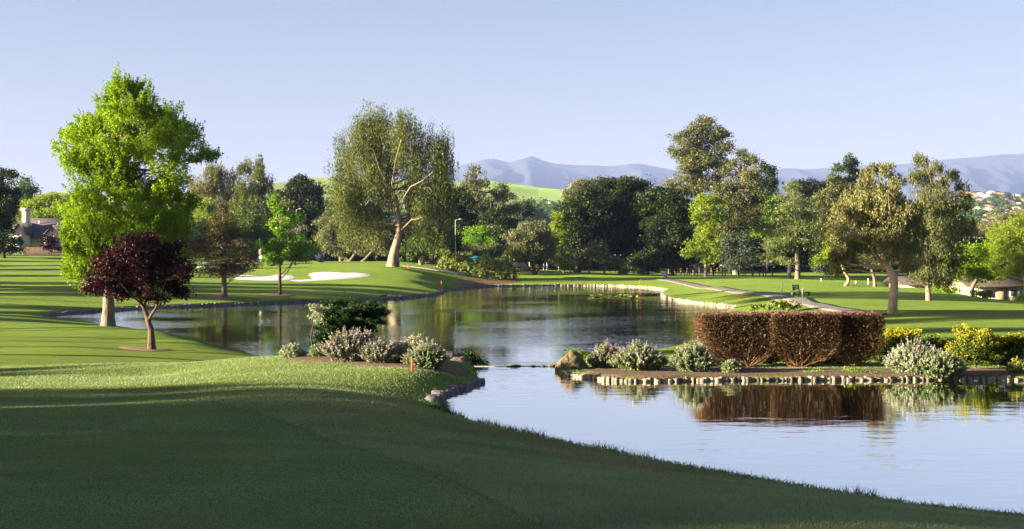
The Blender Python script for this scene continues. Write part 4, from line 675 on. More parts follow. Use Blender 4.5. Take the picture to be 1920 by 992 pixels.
T('thin_stemmed_shrub', 'small pale-leaved shrub on one bent dark stem', (592, 673), [(588, 576, 16, 7), (604, 580, 14, 9), (590, 590, 12, 6), (600, 598, 10, 7)], [(592, 673, 2.2), (585, 650, 1.8), (582, 628, 1.5), (588, 608, 1.2), (596, 585, .4)], leaf='sage', bark='dark', kind='fine', od=1.8, lpx=4, Y=56 * SN, **SH)
T('yellow_flowering_shrub', 'long arching yellow-topped shrub behind the pale sage', (1700, 690), [(1665, 648, 22, 16), (1690, 640, 28, 16), (1722, 640, 28, 16), (1755, 644, 26, 14), (1780, 652, 18, 14), (1660, 668, 18, 12), (1710, 660, 60, 18)], leaf='yshrub', kind='dense', Y=58 * SN, rt=2, flow=('yflow', 2300, 2.2, 1.5), od=3.2, **SH)
T('yellow_flowering_shrub', 'round yellow-flowered shrub, tallest of the yellow ones', (1830, 700), [(1822, 636, 34, 22), (1840, 640, 26, 20), (1812, 660, 30, 20), (1850, 664, 24, 16), (1828, 676, 30, 10)], [(1832, 702, 2), (1830, 690, 2), (1828, 670, 1.5), (1826, 640, .5)], leaf='yshrub', kind='dense', flow=('yflow', 1300, 2.2, 1.), Y=53.5 * SN, od=3.2, **SH)
T('yellow_flowering_shrub', 'dark yellow-dotted shrub at the right edge of the bed', (1905, 702), [(1880, 645, 20, 14), (1905, 645, 26, 18), (1930, 650, 22, 20), (1885, 668, 28, 18), (1920, 672, 30, 14)], [(1905, 703, 2), (1900, 690, 1.8), (1900, 670, 1.2), (1900, 640, .5)], leaf='yshrub', kind='dense', flow=('yflow', 800, 2.2, .7), Y=53.8 * SN, od=3.2, **SH)
T('low_shrub', 'light green seedling shrub on the lawn just behind the hedge', (1450, 584), [(1420, 578, 14, 5), (1448, 574, 16, 6), (1475, 573, 14, 7), (1490, 577, 10, 5)], leaf='bushlight', kind='up', droop=5, rt=.8, Y=84, **SH)
T('yellow_green_shrub', 'yellow-green shrub reflected at the right edge of the lower water', (1985, 705), [(1975, 590, 34, 30), (2000, 620, 40, 34), (1975, 650, 36, 28), (2020, 660, 36, 28), (1985, 560, 22, 20)], leaf='bright', kind='broad', Y=49 * SN, **SH)
for lb, bx, lobes, Y in [('olive green waterside bush left of the teal tent', 850, [(838, 494, 22, 18), (860, 492, 20, 16), (845, 510, 26, 14), (870, 508, 18, 14), (828, 505, 16, 10)], 182), ('small olive green bush in front of the teal tent', 906, [(902, 505, 14, 16), (912, 498, 14, 14), (905, 515, 18, 10)], 180), ('rounded light olive bush right of the teal tent', 940, [(932, 498, 18, 16), (950, 500, 16, 18), (938, 514, 26, 12)], 182)]:
    T('waterside_bush', lb, (bx, 526), lobes, Y=Y, leaf='bushlight', kind='up', droop=9, od=2.4, rt=2, bark='twigpale', limbs=6, group='bushes on the far bank', **SH)
def hedge(label, x0, x1, bx, by, top, seed, Y):
    """one barberry bush: twigs fan up from the foot into a squared top"""
    r = np.random.default_rng(seed); b0 = on(bx, Y); m_ = Y / F; root = thing('hedge_bush', label, 'hedge', b0 - np.array([0, 0, .03]), group='clipped purple hedge'); st = MB(); LP, TP = [], []
    Hh = H + (YH - top) * m_ - b0[2]; xa, xb = (x0 - bx) * m_, (x1 - bx) * m_; dp = .45
    for i in range(420):
        tx = r.uniform(xa, xb); ty = r.uniform(-dp, dp); side = r.random() < .25; tz = Hh * (r.uniform(.45, 1) if side else r.uniform(.86, 1.0))
        if side: tx = (xa if r.random() < .5 else xb) * r.uniform(.9, 1)
        rt_ = np.array([r.normal() * .06, r.normal() * .05, 0]); tip = np.array([tx, ty, tz]); mid_ = rt_ * .4 + tip * .6 + np.array([0, 0, -.02 * Hh]) + np.array([tx * .25, ty * .3, -Hh * .10]); tt = np.linspace(0, 1, 7)[:, None]; p = (1 - tt) ** 2 * rt_ + 2 * tt * (1 - tt) * mid_ + tt ** 2 * tip; p[1:-1] += r.normal(size=(5, 3)) * .014
        st.tube(p, np.linspace(.0065, .002, 7) * r.uniform(.6, 1.5), 3, False)
        for q in range(3): a = p[r.integers(2, 6)]; e = a + np.array([tx * .3 + r.normal() * .07, r.normal() * .07, r.uniform(.06, .18)]); e[2] = min(e[2], Hh * .98); st.tube([a, (a + e) / 2 + r.normal(size=3) * .02, e], [.003, .0025, .0015], 3, False)
        tl = r.uniform(.34, 1, 46)[:, None] ** .8; c = (1 - tl) ** 2 * rt_ + 2 * tl * (1 - tl) * mid_ + tl ** 2 * tip; LP.append(c + r.normal(size=c.shape) * .03)
    for i in range(70): a = np.array([r.uniform(xa, xb), r.uniform(-dp, dp), Hh * .97]); e = a + (r.normal() * .02, r.normal() * .02, r.uniform(.02, .09)); st.tube([a, (a + e) / 2, e], [.003, .002, .001], 3, False); TP.append(a + (e - a) * r.random((7, 1)) + r.normal(size=(7, 3)) * .006)
    n = 9000; P_ = np.c_[r.uniform(xa, xb, n), r.uniform(-dp, dp, n), Hh * (1 - np.abs(r.normal(size=n)) * .07)]; P_[:, 2] += .15 * (fbm(P_[:, 0] * 6 + seed, P_[:, 1] * 6, 3, 1) - .5); TP.append(P_)
    n = 10000; t_ = r.random(n) ** .55; f_ = np.clip(.42 + t_ * 1.7, 0, 1) ** .8; s_ = r.random(n); P_ = np.c_[(xa + (xb - xa) * r.random(n)) * f_, np.where(s_ < .45, -dp, dp) * f_ * (1 + .05 * r.normal(size=n)), Hh * (.16 + .82 * t_)]
    k = s_ > .8; P_[k, 0] = np.where(r.random(k.sum()) < .5, xa, xb) * f_[k] * (1 + .03 * r.normal(size=k.sum())); P_[k, 1] = r.uniform(-dp, dp, k.sum()) * f_[k]; P_ += r.normal(size=P_.shape) * (.02 + .05 * (t_ < .45))[:, None]; LP.append(P_)
    st.build('twigs', BK['twig'], root)
    for nm, pts, mm, sz in (('foliage', np.concatenate(LP), 'barb', .036), ('leaf_tips', np.concatenate(TP), 'barbtop', .038)):
        pts = pts[(pts[:, 2] > .1)]; V, Fc = leaves(pts, sz, sz * .55, None, r); obj(nm, np_mesh(nm, V, [Fc]), L[mm], root)
hedge('left third of the clipped purple hedge above two sages', 1310, 1452, 1402, 692, 585, 1, 55.2 * SN)
hedge('middle third of the clipped purple hedge with the widest foot', 1440, 1568, 1494, 692, 584, 2, 55.0 * SN)
hedge('right third of the clipped purple hedge, squared at its end', 1556, 1648, 1600, 692, 585, 3, 55.2 * SN)
T('ground_weeds', 'bright green weeds at the foot of the middle third of the hedge', (1500, 697), [(1350, 697, 18, 3), (1400, 698, 22, 4), (1440, 700, 16, 3), (1470, 697, 24, 4), (1515, 698, 26, 5), (1560, 697, 24, 4), (1600, 695, 22, 5), (1635, 699, 16, 4)], leaf='maple', kind='fine', Y=53 * SN, nolimb=True, od=2.2, rt=.5, cat='weeds', parts=('stems', 'foliage'))
T('low_shrub', 'dark low growth filling the gaps behind the foot of the purple hedge', (1460, 684), [(1345, 676, 22, 12), (1385, 672, 24, 14), (1440, 670, 30, 16), (1500, 674, 24, 12), (1550, 672, 28, 14), (1590, 676, 20, 10)], leaf='oak', kind='dense', Y=33.9, nolimb=True, rt=.6, **SH)
T('ground_weeds', 'scattered green weeds on the soil before the left third of the hedge', (1400, 702), [(1330, 701, 12, 3), (1410, 701, 22, 3), (1445, 702, 16, 3), (1250, 702, 12, 3)], leaf='green', kind='fine', Y=52 * SN, nolimb=True, od=2., rt=.5, cat='weeds', parts=('stems', 'foliage'))
T('ground_weeds', 'scattered weeds on the bare soil between hedge and pale sage', (1640, 702), [(1640, 700, 16, 3), (1672, 702, 10, 4), (1850, 703, 18, 4), (1880, 704, 14, 4)], leaf='sagegreen', kind='fine', Y=52 * SN, nolimb=True, od=2., rt=.5, cat='weeds', parts=('stems', 'foliage'))
def agave():
    r = np.random.default_rng(9); b0 = on(603, 186); m_ = 186 / F; mb = MB()
    for i in range(170):
        a = r.random() * 6.283; e = r.uniform(.1, 1.5); L_ = 22 * m_ * r.uniform(.75, 1.1); d = np.array([math.cos(a) * math.cos(e), math.sin(a) * math.cos(e), math.sin(e)]); s_ = np.cross(d, [0, 0, 1]); s_ /= np.linalg.norm(s_) + 1e-6; w_ = .09
        V = np.array([s_ * w_ * .6, -s_ * w_ * .6, d * L_ * .5 - s_ * w_, d * L_ * .5 + s_ * w_, d * L_ + np.array([0, 0, -.1]) + s_ * .01, d * L_ + np.array([0, 0, -.1]) - s_ * .01]); mb.add(V, [[0, 1, 2, 3], [3, 2, 5, 4]])
    o = mb.build('agave', L['agave']); o.location = b0; tag(o, 'spiky blue-violet agave clump at the back of the raised green', 'plant')
agave()
# ------------------------------------------------------------------ rocks and weir
ROCK = simple('mossy_rock', (.16, .125, .07), (.06, .052, .028), 3, .95, 1., 12); ROCKD = simple('dark_rock', (.1, .085, .075), (.05, .045, .04), 3, .95, 1., 12)
def rock(label, c, R, m_, seed=0, name='boulder', cat='rock'):
    bm = bmesh.new(); bmesh.ops.create_icosphere(bm, subdivisions=4, radius=1)
    from mathutils import noise as nz
    for v in bm.verts:
        p = v.co * 1.3 + Vector((seed * 7.3, 0, 0)); k = 1 + .28 * nz.noise(p) + .12 * nz.noise(p * 3) + .04 * nz.noise(p * 9); v.co = Vector((v.co.x * R[0], v.co.y * R[1], v.co.z * R[2])) * k
    me = bpy.data.meshes.new(name); bm.to_mesh(me); bm.free(); me.polygons.foreach_set('use_smooth', [True] * len(me.polygons)); o = obj(name, me, m_); o.location = c; return tag(o, label, cat)
q = P(1072, 690, 32.3); rock('mossy tan boulder at the right end of the weir', (q[0], q[1], ZN + .08), (.34, .3, .33), ROCK, 1)
q = P(862, 695, 32.6); rock('dark boulder below the left end of the weir', (q[0], q[1], ZN + .09), (.3, .27, .22), ROCKD, 2)
rock('small dark boulder tucked behind the dark one', (q[0] - .22, q[1] + .45, ZN + .12), (.3, .27, .26), ROCKD, 5)
mb = MB(); x0, x1 = (880 - 960) / F * YW, (1062 - 960) / F * YW; mb.box(((x0 + x1) / 2, YW + .06, ZN - 1.2), (x1 - x0, .12, 2.42)); tag(mb.build('weir', simple('wet_concrete', (.2, .2, .18), (.12, .12, .11), 4, .3)), 'thin wet concrete lip between the two ponds', 'weir')
for px_, w_, h_, lb in [(963, .17, .035, 'largest flat stone lying on the weir lip'), (1000, .05, .02, 'tiny stone in the middle of the weir lip'), (1018, .05, .02, 'tiny stone on the weir lip nearer the mossy boulder'), (1036, .12, .03, 'flat wet stone on the weir lip against the mossy boulder')]:
    rock(lb, ((px_ - 960) / F * YW, YW + .05, ZN + .015), (w_, .08, h_), ROCK, px_, 'weir_stone')
def lilies():
    r = np.random.default_rng(4); mb = MB()
    for i in range(520):
        a = r.random() * 6.283; q = r.random() ** .5; px_ = 1148 + 50 * q * math.cos(a); Y = 131 + 6.5 * q * math.sin(a); x = (px_ - 960) / F * Y; rr = r.uniform(.14, .26); k = 7; th = np.arange(k) * 6.283 / k + r.random(); up = r.random() < .3; tl = r.normal(size=2) * (.35 if up else .04)
        V = np.c_[x + rr * np.cos(th), Y + rr * np.sin(th), ZUP + .012 + (.08 if up else 0) + np.clip(rr * (np.cos(th) * tl[0] + np.sin(th) * tl[1]), -.01, 1)]; mb.add(V, np.arange(k)[None])
    tag(mb.build('lily_pads', L['lily']), 'raft of yellow-green lily pads on the far water', kind='stuff')
lilies()
# ------------------------------------------------------------------ buildings
def prism(mb, x0, x1, y0, y1, ze, zr, ax='x', ov=.35, th=.16):
    """gable roof as two slabs; ridge runs along ax"""
    if ax == 'x': A = [(x0 - ov, y0 - ov, ze), (x1 + ov, y0 - ov, ze), (x1 + ov, (y0 + y1) / 2, zr), (x0 - ov, (y0 + y1) / 2, zr)]; B = [(x0 - ov, y1 + ov, ze), (x1 + ov, y1 + ov, ze), (x1 + ov, (y0 + y1) / 2, zr), (x0 - ov, (y0 + y1) / 2, zr)]
    else: A = [(x0 - ov, y0 - ov, ze), (x0 - ov, y1 + ov, ze), ((x0 + x1) / 2, y1 + ov, zr), ((x0 + x1) / 2, y0 - ov, zr)]; B = [(x1 + ov, y0 - ov, ze), (x1 + ov, y1 + ov, ze), ((x0 + x1) / 2, y1 + ov, zr), ((x0 + x1) / 2, y0 - ov, zr)]
    for Q in (A, B): Q = np.array(Q, float); mb.add(np.r_[Q, Q + (0, 0, th)], [[0, 1, 2, 3], [4, 7, 6, 5], [0, 4, 5, 1], [1, 5, 6, 2], [2, 6, 7, 3], [3, 7, 4, 0]])
def gwall(mb, x0, x1, y0, y1, z0, ze, zr, ax):
    mb.box(((x0 + x1) / 2, (y0 + y1) / 2, (z0 + ze) / 2), (x1 - x0, y1 - y0, ze - z0))
    if ax == 'x': V = [(x0, y0, ze), (x0, y1, ze), (x0, (y0 + y1) / 2, zr), (x1, y0, ze), (x1, y1, ze), (x1, (y0 + y1) / 2, zr)]
    else: V = [(x0, y0, ze), (x1, y0, ze), ((x0 + x1) / 2, y0, zr), (x0, y1, ze), (x1, y1, ze), ((x0 + x1) / 2, y1, zr)]
    V = np.array(V, float); V[:, 2] -= .02; o = mb.n; mb.v.append(V); mb.n += 6; mb.f.setdefault(3, []).append(np.array([[0, 1, 2], [3, 5, 4]]) + o); mb.f.setdefault(4, []).append(np.array([[0, 2, 5, 3], [1, 4, 5, 2]]) + o)
M_CREAM = simple('cream_stucco', (.62, .56, .44), (.52, .46, .36), 2, .9); M_TAN = simple('tan_stucco', (.45, .37, .26), (.36, .29, .2), 1.5, .9)
M_SLATE = simple('grey_violet_roof_tiles', (.11, .09, .1), (.07, .06, .068), 4, .8, .8, 9, stretch=(.6, 1, 5)); M_WHITE = simple('white_paint', (.78, .77, .72), (.66, .65, .6), 5, .5)
M_GLASS = simple('dark_window_glass', (.05, .07, .1), (.03, .04, .06), 2, .12, spec=.8); M_BRN = simple('brown_roof_shingle', (.07, .055, .045), (.045, .035, .03), 5, .9, .8, 12)
M_DARK = simple('dark_metal', (.03, .035, .035), (.02, .02, .02), 4, .5); M_GREY = simple('light_grey_concrete', (.4, .39, .36), (.3, .29, .27), 5, .9); M_WOOD = simple('weathered_wood', (.3, .2, .11), (.19, .12, .07), 4, .8, .5, 20)
M_TEAL = simple('teal_canvas', (.03, .3, .28), (.02, .22, .21), 3, .6); M_RED = simple('red_paint', (.55, .08, .04), (.42, .05, .03), 9, .6); M_GRN = simple('dark_green_plastic', (.02, .07, .05), (.012, .045, .03), 5, .4)
M_CLAY = simple('clay_roof_tiles', (.36, .2, .13), (.26, .14, .09), 5, .9); M_FENCE = simple('brown_fence_boards', (.17, .12, .09), (.12, .085, .065), 4, .9, .4, 12, stretch=(6, 1, 1))
def house_left():
    Y = 222.; m_ = Y / F; b0 = P(80, 466, Y); z0 = b0[2]; root = thing('house', 'cream house with grey-violet gabled roof and tall chimney at the far left', 'house', b0)
    X = lambda px: (px - 80) * m_; Z = lambda py: (466 - py) * m_
    w = MB(); gwall(w, X(44), X(150), 0, 9, 0, Z(446), Z(410), 'x'); gwall(w, X(33), X(58), -2.2, 4, 0, Z(440), Z(419), 'y'); gwall(w, X(89), X(122), -1.6, 4, 0, Z(444), Z(424), 'y'); w.build('wall', M_CREAM, root)
    r = MB(); prism(r, X(44), X(150), 0, 9, Z(446), Z(410), 'x', .5); prism(r, X(33), X(58), -2.2, 4, Z(440), Z(419), 'y', .3); prism(r, X(89), X(122), -1.6, 4, Z(444), Z(424), 'y', .3); rf = r.build('roof', M_SLATE, root)
    c = MB(); c.box((X(43), 1.5, Z(418)), (1.0, .9, Z(395) - Z(440))); ch = c.build('chimney', M_CREAM, root); c = MB(); c.box((X(43), 1.5, Z(392.5)), (1.25, 1.15, .4)); c.build('chimney_cap', M_CREAM, ch)
    for px, py, ww, hh, yy, fr in [(45, 453, 1.0, 1.5, -2.2, 1), (50.5, 456, .55, 1.1, -2.2, 1), (104.5, 432, .5, .6, -1.6, 1), (104.5, 456, 1.4, .9, -1.6, 1), (72, 455, .35, .5, 0, 1)]:
        f = MB(); f.box((X(px), yy - .03, Z(py)), (ww, .06, hh)); o = f.build('window', M_WHITE, root); g = MB(); g.box((X(px), yy - .075, Z(py)), (ww - .16, .03, hh - .16)); g.build('pane', M_GLASS, o)
    vt = MB(); vt.tube([(X(62), 3, Z(419)), (X(62), 3, Z(413))], .09, 6); vt.build('vent_pipe', M_WHITE, root)
house_left()
f = MB(); a, b_ = P(44, 475, 217), P(138, 475, 217); n = 40
for i in range(n): q = a + (b_ - a) * (i + .5) / n; f.box((q[0], q[1], a[2] + .35), ((b_[0] - a[0]) / n * .96, .05, 1.15))
tag(f.build('fence', M_FENCE), 'brown board fence in front of the cream house', 'fence')
T('clipped_hedge', 'dark low hedge at the left end of the brown board fence', (20, 475), [(4, 469, 14, 5), (20, 469, 14, 5), (36, 469, 10, 4.5)], Y=212, leaf='oak', kind='dense', nolimb=True, rt=1, cat='hedge', parts=('stems', 'foliage'))
def house_low(label, Y, x0, x1, ypk, yev, ybase, depth, openings, ax='x', m1=M_TAN, m2=M_BRN):
    m_ = Y / F; xc = (x0 + x1) / 2; b0 = P(xc, ybase, Y); root = thing('house', label, 'house', b0); X = lambda px: (px - xc) * m_; Z = lambda py: (ybase - py) * m_
    w = MB(); gwall(w, X(x0), X(x1), 0, depth, -.6, Z(yev), Z(ypk), ax); w.build('wall', m1, root); r = MB(); prism(r, X(x0), X(x1), 0, depth, Z(yev), Z(ypk), ax, .6); r.build('roof', m2, root)
    for px, py, ww, hh, kind in openings:
        f = MB(); f.box((X(px), -.03, Z(py)), (ww, .06, hh)); o = f.build(kind, M_WHITE if kind == 'window' else M_WOOD, root)
        if kind == 'window': g = MB(); g.box((X(px), -.075, Z(py)), (ww - .12, .03, hh - .12)); g.build('pane', M_GLASS, o)
house_low('low tan house partly behind the leaning trunk and dark rear eucalyptus', 150, 1700, 1792, 518, 535, 560, 7, [(1765, 543, .9, .7, 'window'), (1782, 546, .8, 1.5, 'door'), (1735, 543, 1.2, .7, 'window')])
house_low('low tan house under the vivid green spreading tree', 142, 1822, 1965, 520, 538, 572, 8, [(1900, 549, .8, .8, 'window'), (1850, 550, 1.1, .8, 'window'), (1880, 555, .9, 1.6, 'door'), (1912, 549, .5, .6, 'window')])
T('clipped_shrub', 'low green shrub bed before the house at the right edge', (1915, 572), [(1915, 562, 14, 7), (1935, 560, 14, 8)], Y=118, leaf='bright', kind='dense', nolimb=True, rt=1, **SH)
T('low_shrub', 'low dark green shrub on the lawn rim left of the vivid green tree', (1775, 547), [(1765, 541, 12, 4), (1785, 543, 12, 4)], Y=130, leaf='gum', kind='dense', nolimb=True, rt=1, **SH)
T('low_shrub', 'low green shrub on the lawn rim right of the vivid green tree foot', (1848, 556), [(1835, 551, 14, 4), (1860, 554, 14, 4)], Y=124, leaf='green', kind='dense', nolimb=True, rt=1, **SH)
def town():
    r = np.random.default_rng(12); lb = 'small pale house among many on the hazy hillside town at far right'; nb = 0
    def hs(px, py, wpx, label, grp, roofm=None, kind=None):
        c = hit(px, py, 600, 2600); m_ = c[1] / F; W_ = wpx * m_; Hh = r.uniform(4.5, 7); D_ = 9; root = thing('house', label, 'house', c, r.uniform(-.5, .5), grp); w = MB(); gwall(w, -W_ / 2, W_ / 2, -D_ / 2, D_ / 2, -3, Hh, Hh + 2.4, 'x'); w.build('wall', M_CREAM, root)
        q = MB(); prism(q, -W_ / 2, W_ / 2, -D_ / 2, D_ / 2, Hh, Hh + 2.4, 'x', .8, .3); q.build('roof', roofm or (M_CLAY if r.random() < .6 else M_GREY), root)
        for wx in np.arange(-W_ / 2 + 2, W_ / 2 - 1, 3.2): q = MB(); q.box((wx, -D_ / 2 - .06, Hh * .62), (1.5, .12, 1.7)); q.build('window', M_GLASS, root)
    for row, py in enumerate([377, 382, 388, 394, 401, 410, 421, 433]):
        px = 1792 + r.uniform(0, 14)
        while px < 1935:
            hs(px, py + r.uniform(-2, 2), r.uniform(12, 26), lb, 'houses of the hillside town'); px += r.uniform(17, 34)
    for i, (px, py, w_, l_) in enumerate([(985, 404, 18, 'leftmost pale house below the green hills in the central gap'), (1012, 401, 26, 'widest pale house below the green hills in the central gap'), (1033, 404, 12, 'rightmost pale house below the green hills in the central gap'), (680, 404, 22, 'white roofed building glimpsed left of the weeping giant')]): hs(px, py, w_, l_, None, M_GREY)
    Vs, Fs, k = [], [], 0
    for i in range(520):
        if i < 360: px, py = r.uniform(1785, 1945), r.uniform(380, 460)
        elif i < 420: px, py = r.uniform(960, 1060), r.uniform(402, 440)
        else: px, py = r.choice([r.uniform(600, 700), r.uniform(1480, 1800)]), r.uniform(400, 445)
        c = hit(px, py, 500, 2600); rr = r.uniform(2.5, 5.5); p, _ = crown_points([(c + (0, 0, rr * .9), np.array([rr, rr, rr]))], 2.4, 1.6, 1.1, 2., r, 'clump', 0); V, Fc = leaves(p, 1.6, 1.1, None, r); Vs.append(V); Fs.append(Fc + k); k += len(V)
    tag(obj('hillside_trees', np_mesh('hillside_trees', np.concatenate(Vs), [np.concatenate(Fs)]), L['green']), 'small trees dotted between the houses of the hillside town', kind='stuff')
town()
# ------------------------------------------------------------------ park furniture
def post(name, label, px, py, hpx, wpx, m_, cat, Y=None, k=8, group=None, top=None):
    c = on(px, Y) if Y else hit(px, py); s_ = c[1] / F; q = MB(); q.tube([(0, 0, -.15), (0, 0, hpx * s_ * .97), (0, 0, hpx * s_)], [wpx * s_ / 2, wpx * s_ / 2, wpx * s_ * .3], k); o = q.build(name, m_); o.location = c; return tag(o, label, cat, group)
for px, py, h, wd_, lb in [(773, 698, 26, 4.2, 'nearest red stake in the grass before the white-spiked sage'), (250, 612, 10, 2.6, 'red stake by the cove between the two near trees'), (647, 555, 9, 2, 'red stake on the left bank right of the slim young tree'), (766, 505, 8, 2, 'red stake right of the weeping giant foot'), (828, 536, 7, 2, 'red stake on the sunny patch before the waterside bushes'),
                          (1199, 532, 8, 2, 'leaning red stake on the far mound before the oaks'), (1267, 538, 8, 1.8, 'red stake near the tip of the grassy point'), (1387, 559, 8, 1.8, 'red stake above the corner of the pale stone edging'), (288, 583, 5, 1.6, 'faint red stake on the cove bank behind the purple-leaved tree')]:
    o = post('red_stake', lb, px, py, h, wd_, M_RED, 'stake', group='red course stakes', k=7)
    if px == 1199: o.rotation_euler = (0, .35, 0)
for px, py, h, lb in [(1466, 553, 21, 'taller white stake left of the bench'), (1505, 558, 18, 'white stake right of the bench'), (1628, 535, 11, 'grey-white stake under the fan of slanting stems')]: post('white_stake', lb, px, py, h, 2.4, M_WHITE, 'stake', group='white stakes of the tee')
post('flagstick', 'thin dark flagstick on the far green before the blue-green tree', 1387, 523, 26, 1.2, M_DARK, 'flagstick')
for px, h, wd_, Y, lb, mm in [(854, 92, 2., 190, 'tall slim lamp post left of the waterside bushes', M_GREY), (1431, 42, 2.2, 200, 'dark lamp post in front of the picnic shelter', M_DARK), (556, 96, 2.2, 235, 'pale pole behind the slim young bright green tree', M_GREY)]:
    c = on(px, Y); s_ = Y / F; root = thing('lamp_post', lb, 'lamp post', c); q = MB(); q.tube([(0, 0, -.2), (0, 0, h * s_)], [wd_ * s_ / 2, wd_ * s_ * .35], 8); q.build('pole', mm, root); q = MB(); q.tube([(0, 0, h * s_ - .1), (.5, 0, h * s_ + .1)], .05, 6); q.box((.7, 0, h * s_ + .1), (.55, .22, .12)); q.build('lamp_head', mm, root)
c = on(489, 186); s_ = 186 / F; root = thing('signpost', 'white signpost with round plate behind the slim young tree', 'signpost', c); q = MB(); q.tube([(0, 0, -.1), (0, 0, 28 * s_)], .05, 8); q.build('post', M_GREY, root); q = MB(); q.box((-.17, 0, 21 * s_), (.14, .05, 10 * s_)); q.build('board', M_GREY, root); q = MB(); q.tube([(.1, -.12, 11 * s_), (.1, -.08, 11 * s_)], .3, 14); q.build('round_plate', M_WHITE, root)
c = hit(1487, 556); s_ = c[1] / F; root = thing('ball_washer', 'dark green ball washer standing left of the bench', 'ball washer', c); q = MB(); q.tube([(0, 0, -.1), (0, 0, 8 * s_)], .05, 8); q.build('post', M_DARK, root); q = MB(); q.tube([(0, 0, 1.5 * s_), (0, 0, 3 * s_), (0, 0, 9.5 * s_), (0, 0, 10 * s_)], [.12, .17, .17, .12], 12); q.build('bin', M_GRN, root); q = MB(); q.tube([(.05, 0, 10 * s_), (.05, 0, 11 * s_), (.05, 0, 14 * s_), (.05, 0, 16 * s_)], [.06, .11, .11, .05], 10); q.build('washer', M_GRN, root)
c = hit(1498, 556); root = thing('park_bench', 'wooden tee bench between the ball washer and the white stake', 'bench', c, .9)
q = MB(); [q.box((0, -.1 + i * .13, .43), (1.25, .11, .04)) for i in range(3)]; q.build('seat', M_WOOD, root); q = MB(); [q.box((0, .3 + i * .02, .6 + i * .14), (1.25, .035, .11)) for i in range(3)]; q.build('backrest', M_WOOD, root)
for sx in (-.5, .5): q = MB(); q.tube([(sx, .3, .95), (sx, .22, .43), (sx, .28, -.02)], .03, 6); q.tube([(sx, .22, .41), (sx, -.16, .41), (sx, -.2, -.02)], .03, 6); q.build('leg', M_DARK, root)
c = hit(1514, 556); q = MB(); q.tube([(0, 0, 0), (0, 0, .05), (0, 0, .32), (0, 0, .36), (0, 0, .34)], [.12, .15, .2, .23, .17], 14); o = q.build('bucket', M_GRN); o.location = c; tag(o, 'small dark bucket right of the white stake by the bench', 'bucket')
c = hit(1248, 522); s_ = c[1] / F; root = thing('litter_bin', 'pale grey domed litter bin where the cart path meets the oaks', 'litter bin', c); q = MB(); q.tube([(0, 0, 0), (0, 0, .1), (0, 0, .62), (0, 0, .66)], [.22, .26, .26, .24], 14); q.build('bin', M_GREY, root); q = MB(); q.tube([(0, 0, .66), (0, 0, .7), (0, 0, .82), (0, 0, .86)], [.29, .3, .2, .08], 14); q.build('lid', M_GREY, root)
c = on(1480, 190); s_ = 190 / F; q = MB(); q.box((0, 0, .8), (.42, .42, 1.7)); q.box((0, 0, 1.68), (.34, .34, .12)); o = q.build('stone_pillar', M_GREY); o.location = c; tag(o, 'square pale stone pillar left of the cedar trunk', 'pillar')
q_ = [(1605, 532, 'pale blue bucket under the spreading tree limbs'), (1540, 528, 'white tee marker in the shade right of the cedar')]
for px, py, lb in q_: c = hit(px, py); q = MB(); q.tube([(0, 0, 0), (0, 0, .25), (0, 0, .3)], [.08, .1, .06], 12); o = q.build('bucket', M_WHITE); o.location = c; tag(o, lb, 'bucket')
# booth with sign, tent, shelters, tables, rails
c = on(980, 203); root = thing('booth', 'small beige booth by the far bank right of the waterside bushes', 'booth', c); q = MB(); q.box((.35, .6, .6), (1.1, 1., 1.25)); q.build('wall', M_TAN, root); q = MB(); q.box((.35, .6, 1.28), (1.35, 1.25, .1)); q.build('roof', M_SLATE, root)
c = on(969, 198); root = thing('notice_board', 'blue-white slanting notice board with rows of lettering beside the booth', 'notice board', c)
q = MB(); q.box((0, 0, .95), (1.25, .05, .62)); q.build('board', simple('pale_blue_board', (.42, .46, .62), (.36, .4, .56), 3, .6), root); q = MB(); [q.box((x, -.035, z), (w_, .012, .045)) for z in (1.14, 1.0, .86, .74) for x, w_ in ((-.35, .3), (.0, .25), (.33, .3))]; q.build('lettering', M_WHITE, root)
for sx in (-.5, .5): q = MB(); q.tube([(sx, .04, -.1), (sx, .04, .7)], .04, 6); q.build('leg', M_DARK, root)
c = on(888, 184); s_ = 184 / F; root = thing('tent', 'teal canopy tent half hidden by the waterside bushes', 'tent', c); q = MB(); q.add([(-1.1, -1, 2.0), (1.3, -1, 2.15), (1.3, 1, 2.15), (-1.1, 1, 2.0), (.1, 0, 2.35)], [[0, 1, 4], [1, 2, 4], [2, 3, 4], [3, 0, 4]]); q.box((.1, -1.0, 1.95), (2.3, .04, .3)); q.build('canopy', M_TEAL, root); q = MB(); q.box((-.5, -.8, .8), (1.0, .5, 1.7)); q.build('side_panel', M_TEAL, root)
for sx in (-1, 1.2): q = MB(); q.tube([(sx, -.95, 0), (sx, -.95, 2.0)], .035, 6); q.build('leg', M_WHITE, root)
for px, Y, W_, lb in [(1375, 218, 3.6, 'left picnic shelter behind the slender pale-barked tree'), (1426, 212, 3.4, 'right picnic shelter with a shallow pale roof beside the lamp post')]:
    c = on(px, Y); root = thing('picnic_shelter', lb, 'shelter', c); q = MB(); q.add([(-W_ / 2, -2, 1.45), (W_ / 2, -2, 1.65), (W_ / 2, 2, 1.65), (-W_ / 2, 2, 1.45), (-W_ / 2, -2, 1.57), (W_ / 2, -2, 1.77), (W_ / 2, 2, 1.77), (-W_ / 2, 2, 1.57)], [[0, 1, 2, 3], [4, 7, 6, 5], [0, 4, 5, 1], [1, 5, 6, 2], [2, 6, 7, 3], [3, 7, 4, 0]]); q.build('roof', M_GREY, root)
    for sx in (-.42, -.14, .14, .42): q = MB(); q.box((sx * W_, -1.8, .72), (.13, .13, 1.62)); q.build('post', M_DARK, root)
